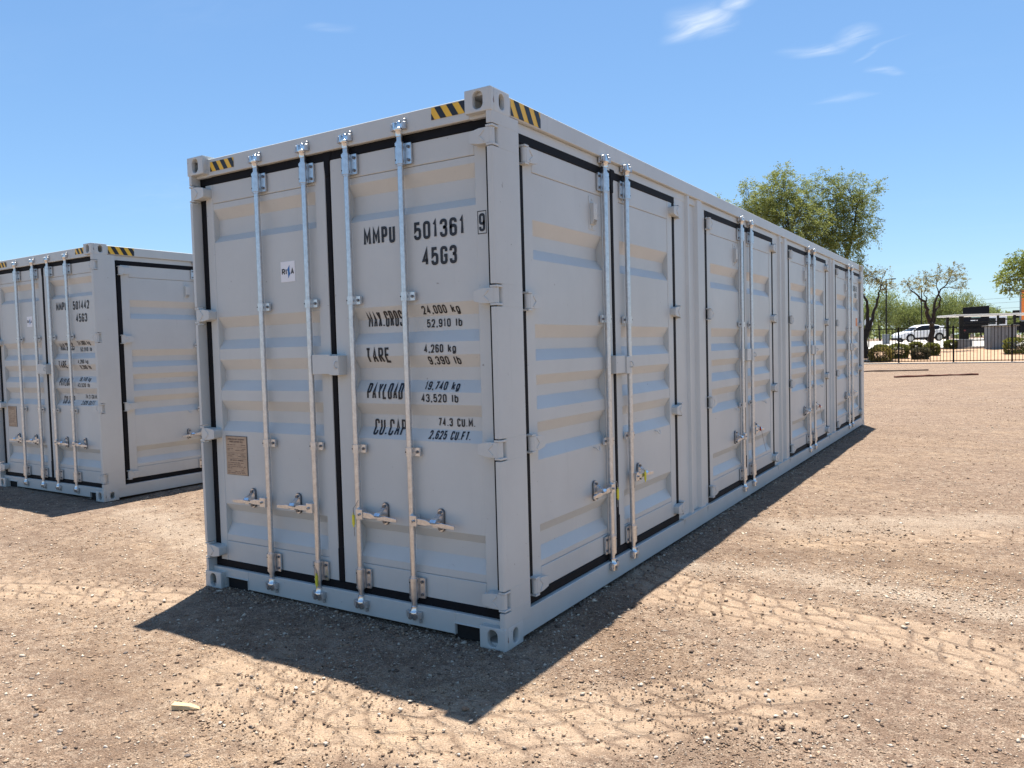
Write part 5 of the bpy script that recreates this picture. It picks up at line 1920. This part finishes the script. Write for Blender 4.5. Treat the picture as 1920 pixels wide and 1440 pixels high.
def loft(secs, ring):
    """secs: list of (x, params); ring(params)->list of (y,z)"""
    mb = MB()
    vs, fs = [], []
    n = None
    for i, (x, prm) in enumerate(secs):
        r = ring(prm)
        n = len(r)
        vs += [(x, y, z) for y, z in r]
        if i:
            o = n * (i - 1)
            for k in range(n):
                fs.append((o + k, o + (k + 1) % n, o + n + (k + 1) % n, o + n + k))
    fs += [tuple(range(n - 1, -1, -1)), tuple(n * (len(secs) - 1) + k for k in range(n))]
    return mb.add(vs, fs)


def body_ring(p):
    zb, zt, hw, crown = p
    zm = zb + (zt - zb) * 0.62
    half = [(hw * 0.88, zb), (hw * 0.985, zb + 0.10), (hw, zm), (hw * 0.965, zt - 0.03), (hw * 0.80, zt + crown * 0.6), (0, zt + crown)]
    return half + [(-y, z) for y, z in half[-2::-1]]


body = loft([(2.34, (0.42, 0.66, 0.62, 0.02)), (2.26, (0.34, 0.78, 0.78, 0.03)), (2.05, (0.30, 0.88, 0.88, 0.04)), (1.55, (0.30, 0.97, 0.915, 0.05)), (1.00, (0.32, 1.04, 0.925, 0.05)), (0.2, (0.32, 1.05, 0.93, 0.02)),
             (-0.9, (0.32, 1.08, 0.93, 0.02)), (-1.6, (0.32, 1.10, 0.925, 0.03)), (-2.05, (0.38, 1.10, 0.90, 0.03)), (-2.26, (0.46, 1.04, 0.83, 0.02)), (-2.33, (0.55, 0.94, 0.74, 0.02))], body_ring)
obj('body', body.mesh('body', 'car_white', 0.0), car)


def gh_ring(p):
    z0, zt, hb, ht = p
    half = [(hb, z0), (ht, zt - 0.03), (ht * 0.86, zt), (0, zt + 0.02)]
    return half + [(-y, z) for y, z in half[-2::-1]]


gh = loft([(1.28, (0.98, 1.02, 0.80, 0.72)), (0.45, (0.98, 1.46, 0.84, 0.64)), (0.1, (0.98, 1.56, 0.85, 0.64)), (-0.8, (1.0, 1.58, 0.85, 0.64)), (-1.5, (1.02, 1.50, 0.84, 0.62)), (-2.02, (1.04, 1.20, 0.80, 0.64)), (-2.12, (1.04, 1.10, 0.78, 0.66))], gh_ring)
obj('window', gh.mesh('window', 'glass'), car, label='dark tinted glass')


def roof_ring(p):
    zt, ht = p
    half = [(ht + 0.012, zt - 0.045), (ht * 0.9, zt + 0.012), (0, zt + 0.034)]
    half2 = [(0, zt - 0.05)]
    r = half + [(-y, z) for y, z in half[-2::-1]] + half2
    return r


rf = loft([(0.62, (1.38, 0.645)), (0.42, (1.465, 0.65)), (0.1, (1.565, 0.65)), (-0.8, (1.585, 0.65)), (-1.5, (1.515, 0.63)), (-1.95, (1.36, 0.60))], roof_ring)
for s in (-1, 1):
    # pillars
    for (xa, za, xb, zb, hya, hyb, w) in ((1.22, 1.02, 0.50, 1.44, 0.815, 0.66, 0.05), (-1.42, 1.04, -1.70, 1.42, 0.855, 0.645, 0.22)):
        rf.add([(xa, s * hya, za), (xa - w * 2, s * hya, za), (xb - w * 2, s * (hyb + 0.012), zb), (xb, s * (hyb + 0.012), zb), (xa, s * (hya - 0.05), za), (xa - w * 2, s * (hya - 0.05), za), (xb - w * 2, s * (hyb - 0.04), zb), (xb, s * (hyb - 0.04), zb)],
               [(0, 1, 2, 3), (4, 5, 6, 7), (0, 1, 5, 4), (1, 2, 6, 5), (2, 3, 7, 6), (3, 0, 4, 7)])
obj('roof', rf.mesh('roof', 'car_white'), car)
mb = MB()
for s in (-1, 1):
    for xw in (1.42, -1.42):
        arc = []
        for k in range(11):
            a = PI * k / 10
            arc.append((xw + 0.44 * math.cos(a), 0.36 + 0.44 * math.sin(a)))
        inner = [(xw + 0.36 * math.cos(PI * k / 10), 0.36 + 0.36 * math.sin(PI * k / 10)) for k in range(10, -1, -1)]
        mb.prism(arc + inner, s * 0.935, s * 0.80)
        mb.prism(arc, s * 0.925, s * 0.60)
    mb.box(-1.02, 1.02, s * 0.80 if s > 0 else -0.945, 0.945 if s > 0 else -0.80, 0.24, 0.40)
mb.box(2.06, 2.38, -0.78, 0.78, 0.24, 0.44)
mb.box(-2.36, -2.02, -0.80, 0.80, 0.28, 0.60)
obj('cladding', mb.mesh('cladding', 'black_trim', 0.008), car)


def wheel_m():
    mb = MB()
    mb.tube([(0, -0.11, 0), (0, -0.10, 0), (0, 0.10, 0), (0, 0.11, 0)], [0.32, 0.355, 0.355, 0.32], 24)
    return mb.mesh('wheel', 'tyre')


def rim_m():
    mb = MB()
    for k in range(10):
        a = 2 * PI * k / 10
        c_, s_ = math.cos(a), math.sin(a)
        pts = [(0.05, -0.030), (0.23, -0.045), (0.23, 0.045), (0.05, 0.030)]
        mb.prism([(x * c_ - z * s_, x * s_ + z * c_) for x, z in pts], -0.125, 0.125)
    mb.tube([(0, -0.128, 0), (0, 0.128, 0)], 0.06, 12)
    for k in range(24):
        a, b = 2 * PI * k / 24, 2 * PI * (k + 1) / 24
        mb.prism([(0.21 * math.cos(a), 0.21 * math.sin(a)), (0.245 * math.cos(a), 0.245 * math.sin(a)), (0.245 * math.cos(b), 0.245 * math.sin(b)), (0.21 * math.cos(b), 0.21 * math.sin(b))], -0.122, 0.122)
    return mb.mesh('rim', 'rim')


WM, RM = wheel_m(), rim_m()
for xw in (1.42, -1.42):
    for s in (-1, 1):
        w_ = obj('wheel', WM, car, (xw, s * 0.835, 0.355))
        obj('rim', RM, w_)
for s in (-1, 1):
    mb = MB(); mb.prism([(2.05, 0.74), (2.30, 0.66), (2.30, 0.74), (2.02, 0.86)], s * 0.60, s * 0.86); obj('headlight', mb.mesh('headlight', 'lamp_clear', 0.01), car)
    mb = MB(); mb.prism([(-1.98, 1.02), (-2.30, 0.98), (-2.28, 0.90), (-2.06, 0.94)], s * 0.55, s * 0.90); obj('tail_light', mb.mesh('tail_light', 'lamp_red', 0.008), car)
    mb = MB(); mb.prism([(0.98, 1.02), (1.12, 1.00), (1.10, 1.12), (0.94, 1.14)], s * 0.88, s * 1.05); obj('mirror', mb.mesh('mirror', 'black_trim', 0.02), car)


# ------------------------------------------------------------------ vehicles and gear at the right
def mk(name, label, cat, loc, rz, group=None):
    o = bpy.data.objects.new(name, None)
    COL.objects.link(o)
    o.location = loc
    o.rotation_euler = (0, 0, rz)
    return tag(o, label, cat, group)


VYAW = math.atan2(CR[1, 0], CR[0, 0]) - math.radians(31)
tl = on_ground(1830, 70)
tk = mk('dump_truck', 'black truck seen from behind with tall raised tailgate', 'truck', tl, VYAW)
mb = MB()
mb.box(-1.02, 1.02, 0.0, 4.2, 1.55, 1.62)
mb.box(-1.02, -0.96, 0.0, 4.2, 1.62, 2.95); mb.box(0.96, 1.02, 0.0, 4.2, 1.62, 3.05); mb.box(-0.96, 0.96, 4.12, 4.2, 1.62, 3.0)
obj('body', mb.mesh('body', 'truck_black', 0.01), tk)
mb = MB()
mb.box(-1.00, 1.00, -0.08, -0.002, 1.58, 3.02); mb.box(-1.02, 1.02, -0.11, -0.08, 2.30, 2.38); mb.box(-1.02, 1.02, -0.11, -0.08, 1.62, 1.70)
mb.prism([(-1.02, 3.02), (1.02, 3.02), (1.05, 3.20), (0.98, 3.12), (-0.98, 3.06)], -0.08, -0.02)
obj('tailgate', mb.mesh('tailgate', 'truck_black', 0.008), tk)
mb = MB(); mb.box(-0.9, 0.9, 0.2, 6.2, 0.75, 1.0); mb.box(-1.0, 1.0, -0.05, 0.06, 0.78, 1.16); mb.box(-0.95, 0.95, 0.1, 0.2, 1.16, 1.56)
obj('chassis', mb.mesh('chassis', 'black_trim', 0.01), tk)
mb = MB(); mb.box(-0.98, 0.98, 4.5, 6.4, 1.0, 2.7); obj('cab', mb.mesh('cab', 'truck_black', 0.06), tk)
mb = MB(); mb.box(-0.36, 0.36, -0.12, -0.082, 2.08, 2.26); obj('window', mb.mesh('window', simple('green_grey_glass', (0.16, 0.24, 0.22), 0.2)), tk)
mb = MB(); mb.box(-0.42, -0.04, -0.125, -0.112, 1.82, 1.90); mb.box(0.04, 0.12, -0.125, -0.112, 1.82, 1.90); obj('number_plate', mb.mesh('number_plate', 'white'), tk)
for s in (-1, 1):
    mb = MB(); mb.box(s * 0.86 - 0.09, s * 0.86 + 0.09, -0.09, -0.052, 0.92, 1.06); obj('tail_light', mb.mesh('tail_light', 'lamp_red', 0.004), tk)
    for y in (0.9, 5.2):
        mb = MB(); mb.tube([(s * 0.62, y, 0.46), (s * 0.64, y, 0.46), (s * 0.96, y, 0.46), (s * 0.98, y, 0.46)], [0.40, 0.46, 0.46, 0.40], 20); obj('wheel', mb.mesh('wheel', 'tyre'), tk)
    mb = MB(); mb.box(s * 0.80 - 0.2, s * 0.80 + 0.2, 0.30, 0.315, 0.20, 0.90); obj('mud_flap', mb.mesh('mud_flap', 'black_trim'), tk)

vl = on_ground(1868, 86)
vn = mk('delivery_van', 'white van parked behind the shade canopy posts', 'van', vl, VYAW)
mb = MB(); mb.box(-1.0, 1.0, 0, 4.2, 0.55, 2.55); mb.prism([(4.2, 0.55), (6.0, 0.55), (6.05, 1.15), (5.1, 1.35), (4.6, 2.2), (4.2, 2.3)], -0.97, 0.97, 'x'); obj('body', mb.mesh('body', 'car_white', 0.06), vn)
mb = MB(); mb.box(-0.85, -0.05, -0.02, 0.02, 1.55, 2.25); mb.box(0.05, 0.85, -0.02, 0.02, 1.55, 2.25); obj('window', mb.mesh('window', 'glass'), vn)
mb = MB(); mb.box(-1.02, 1.02, -0.12, 0.05, 0.42, 0.60); obj('bumper', mb.mesh('bumper', 'black_trim', 0.02), vn)
for s in (-1, 1):
    for y in (0.9, 4.9):
        mb = MB(); mb.tube([(s * 0.76, y, 0.36), (s * 0.98, y, 0.36)], 0.36, 20); obj('wheel', mb.mesh('wheel', 'tyre'), vn)

# orange trailer with dark running gear, running out of the frame
ol = on_ground(1911.5, 60)
ot = mk('box_trailer', 'tall orange sided trailer with grey edge trim and dark underside', 'trailer', ol, math.atan2(CR[1, 0], CR[0, 0]) - math.radians(33.5))
mb = MB(); mb.box(0.10, 6.0, 0.0, 2.4, 1.72, 4.0); obj('body', mb.mesh('body', 'orange', 0.01), ot)
mb = MB()
mb.box(0.0, 0.12, -0.02, 2.42, 1.70, 4.10); mb.box(0.10, 6.0, -0.02, 2.42, 4.0, 4.1); mb.box(0.10, 6.0, -0.02, 2.42, 1.62, 1.72)
obj('edge_trim', mb.mesh('edge_trim', 'cabinet', 0.01), ot)
mb = MB(); mb.box(0.0, 6.0, 0.3, 2.1, 0.75, 1.62); mb.box(-0.35, 0.0, 0.2, 1.9, 0.95, 1.55); mb.box(0.4, 0.6, 0.2, 2.2, 0.1, 0.8); obj('chassis', mb.mesh('chassis', 'black_trim', 0.02), ot)
mb = MB(); mb.box(-0.30, -0.05, 0.15, 0.20, 2.05, 2.35); mb.box(-0.45, 0.0, 0.2, 0.6, 1.9, 2.5); obj('control_box', mb.mesh('control_box', 'black_trim', 0.02), ot)
for y in (0.3, 2.1):
    for x in (2.2, 3.2):
        mb = MB(); mb.tube([(x, y - 0.14, 0.45), (x, y + 0.14, 0.45)], 0.45, 20); obj('wheel', mb.mesh('wheel', 'tyre'), ot)

# shade canopy
AX = math.atan2(CR[1, 0], CR[0, 0]) - math.radians(2)
cl = on_ground(1803, 52)
cn = mk('shade_canopy', 'flat pale roofed canopy on dark steel posts', 'canopy', cl, AX)
zr = float(at(1803, 591.5, 52)[2] - cl[2])
mb = MB(); mb.box(-0.52, 6.4, -0.3, 2.2, zr - 0.06, zr + 0.06); obj('roof', mb.mesh('roof', 'canopy', 0.01), cn)
for (x, y, w) in ((-0.02, 0.0, 0.13), (2.42, 0.1, 0.05), (3.5, 0.1, 0.06), (6.1, 0.1, 0.08), (6.1, 1.9, 0.08), (0.05, 1.9, 0.08)):
    mb = MB(); mb.box(x - w, x + w, y - 0.06, y + 0.06, -0.05, zr - 0.06); obj('post', mb.mesh('post', 'pole_dark', 0.004), cn)
for (x0, x1, z) in ((0.10, 2.38, 0.52), (0.10, 2.38, 1.72), (2.48, 3.45, 1.85)):
    mb = MB(); mb.box(x0, x1, -0.03, 0.03, z - 0.035, z + 0.035); obj('rail', mb.mesh('rail', 'pole_dark'), cn)


def cabinet(label, px, d, wpx, hpx, deep, top):
    b = on_ground(px, d)
    s = d / FPX
    w, h = wpx * s / 2, hpx * s
    c = mk('utility_cabinet', label, 'cabinet', b, AX)
    mb = MB(); mb.box(-w, w, 0, deep, 0.06, h - 0.05); obj('body', mb.mesh('body', 'cabinet', 0.01), c)
    mb = MB(); mb.box(-w - top, w + top, -top, deep + top, h - 0.05, h + 0.02); obj('lid', mb.mesh('lid', 'cabinet_top' if top > 0.05 else 'cabinet', 0.008), c)
    mb = MB(); mb.box(-w - 0.06, w + 0.06, -0.06, deep + 0.06, -0.12, 0.06); obj('plinth', mb.mesh('plinth', 'concrete', 0.01), c)
    n = 2 if w < 0.6 else 3
    for k in range(n):
        a = -w + 2 * w * k / n + 0.03
        dm = MB(); dm.box(a, a + 2 * w / n - 0.06, -0.018, -0.001, 0.12, h - 0.12)
        dr_ = obj('door', dm.mesh('door', 'cabinet', 0.004), c)
        hm = MB(); hm.box(a + 2 * w / n - 0.16, a + 2 * w / n - 0.12, -0.04, -0.018, h * 0.45, h * 0.58); obj('handle', hm.mesh('handle', 'bolt'), dr_)


cabinet('small grey two door utility cabinet beside the canopy post', 1810, 50, 27, 18, 0.5, 0.02)
cabinet('large grey utility cabinet with pale overhanging lid', 1883, 48, 46, 45, 0.8, 0.12)
cabinet('little grey utility box at the foot of the tall lamp post', 1663, 68, 11, 19, 0.35, 0.02)


def lamp(label, px, py_top, d, arm):
    b = on_ground(px, d)
    h = float(at(px, py_top, d)[2] - b[2])
    o = mk('street_lamp', label, 'street lamp', b, AX, 'parking lot lamps')
    mb = MB(); mb.tube([(0, 0, -0.05), (0, 0, h * 0.5), (0, 0, h)], [0.075, 0.065, 0.055], 10); obj('pole', mb.mesh('pole', 'pole_dark'), o)
    mb = MB(); mb.tube([(0, 0, -0.05), (0, 0, 0.55)], 0.22, 14); obj('footing', mb.mesh('footing', 'concrete', 0.01), o)
    mb = MB(); mb.tube([(0, 0, h - 0.02), (arm * 0.5, 0, h + 0.01)], 0.03, 8); obj('arm', mb.mesh('arm', 'pole_dark'), o)
    mb = MB(); mb.box(arm * 0.35, arm, -0.16, 0.16, h - 0.03, h + 0.05); obj('lamp_head', mb.mesh('lamp_head', 'pole_dark', 0.01), o)


lamp('tall lamp post beside the little grey utility box', 1662, 524, 70, 0.8)
lamp('thin lamp post half hidden by the open crowned tree', 1728, 540, 88, -0.7)
lamp('lamp post over the trees left of the black truck', 1786, 557, 108, 0.75)
lamp('lamp post just above the black truck tailgate', 1823, 566.5, 124, 0.7)
lamp('far small lamp post under the power lines', 1869.5, 575.5, 140, 0.6)

# back of an octagonal sign
b = on_ground(1629, 60)
sg = mk('road_sign', 'bare metal back of an octagonal road sign near the forked tree', 'sign', b, AX + math.radians(15))
zc = float(at(1629, 605, 60)[2] - b[2])
mb = MB(); mb.prism([(0.38 * math.cos(PI / 8 + k * PI / 4) / math.cos(PI / 8), zc + 0.38 * math.sin(PI / 8 + k * PI / 4) / math.cos(PI / 8)) for k in range(8)], -0.004, 0.0); obj('panel', mb.mesh('panel', 'sign_back'), sg)
mb = MB(); mb.box(-0.025, 0.025, -0.055, -0.005, -0.05, zc + 0.3); obj('post', mb.mesh('post', 'pole_dark'), sg)

# overhead lines
for i, (pa, pb, nm) in enumerate((((1780, 566), (1990, 551), 'topmost'), ((1780, 573), (1990, 561), 'middle'), ((1780, 582), (1990, 573), 'lowest'))):
    A, B = Vector(at(pa[0], pa[1], 150)), Vector(at(pb[0], pb[1], 135))
    dd = (B - A)
    A2, B2 = A - dd * 1.5, B + dd * 1.5
    mb = MB()
    mb.tube([A2.lerp(B2, t / 20) + Vector((0, 0, -0.8 * math.sin(PI * t / 20) + 0.78)) for t in range(21)], 0.022, 5)
    tag(obj('power_line', mb.mesh('power_line', 'wire')), '%s of three thin power lines crossing the sky' % nm, 'power line', 'overhead power lines')

# scrub far beyond
g = np.random.default_rng(77)
n = 26000
x = g.uniform(-260, 260, n); y = 160 + 30 * g.random(n)
hh = 3.2 + 1.6 * np.sin(x * 0.11) + 1.1 * np.sin(x * 0.31 + 1) + 0.5 * np.sin(x * 0.9)
z = float(Hf(0, 160)) + hh * (1 - g.random(n) ** 1.7)
me = leaf_mesh('far_scrub', np.stack([x, y, z], -1), 0.55, 'leaf_far', np.full(n, 0.35), up=0.8, ratio=0.7, seed=78)
tag(obj('far_scrub', me), 'far off belt of green desert scrub along the horizon', 'scrub', kind='stuff')
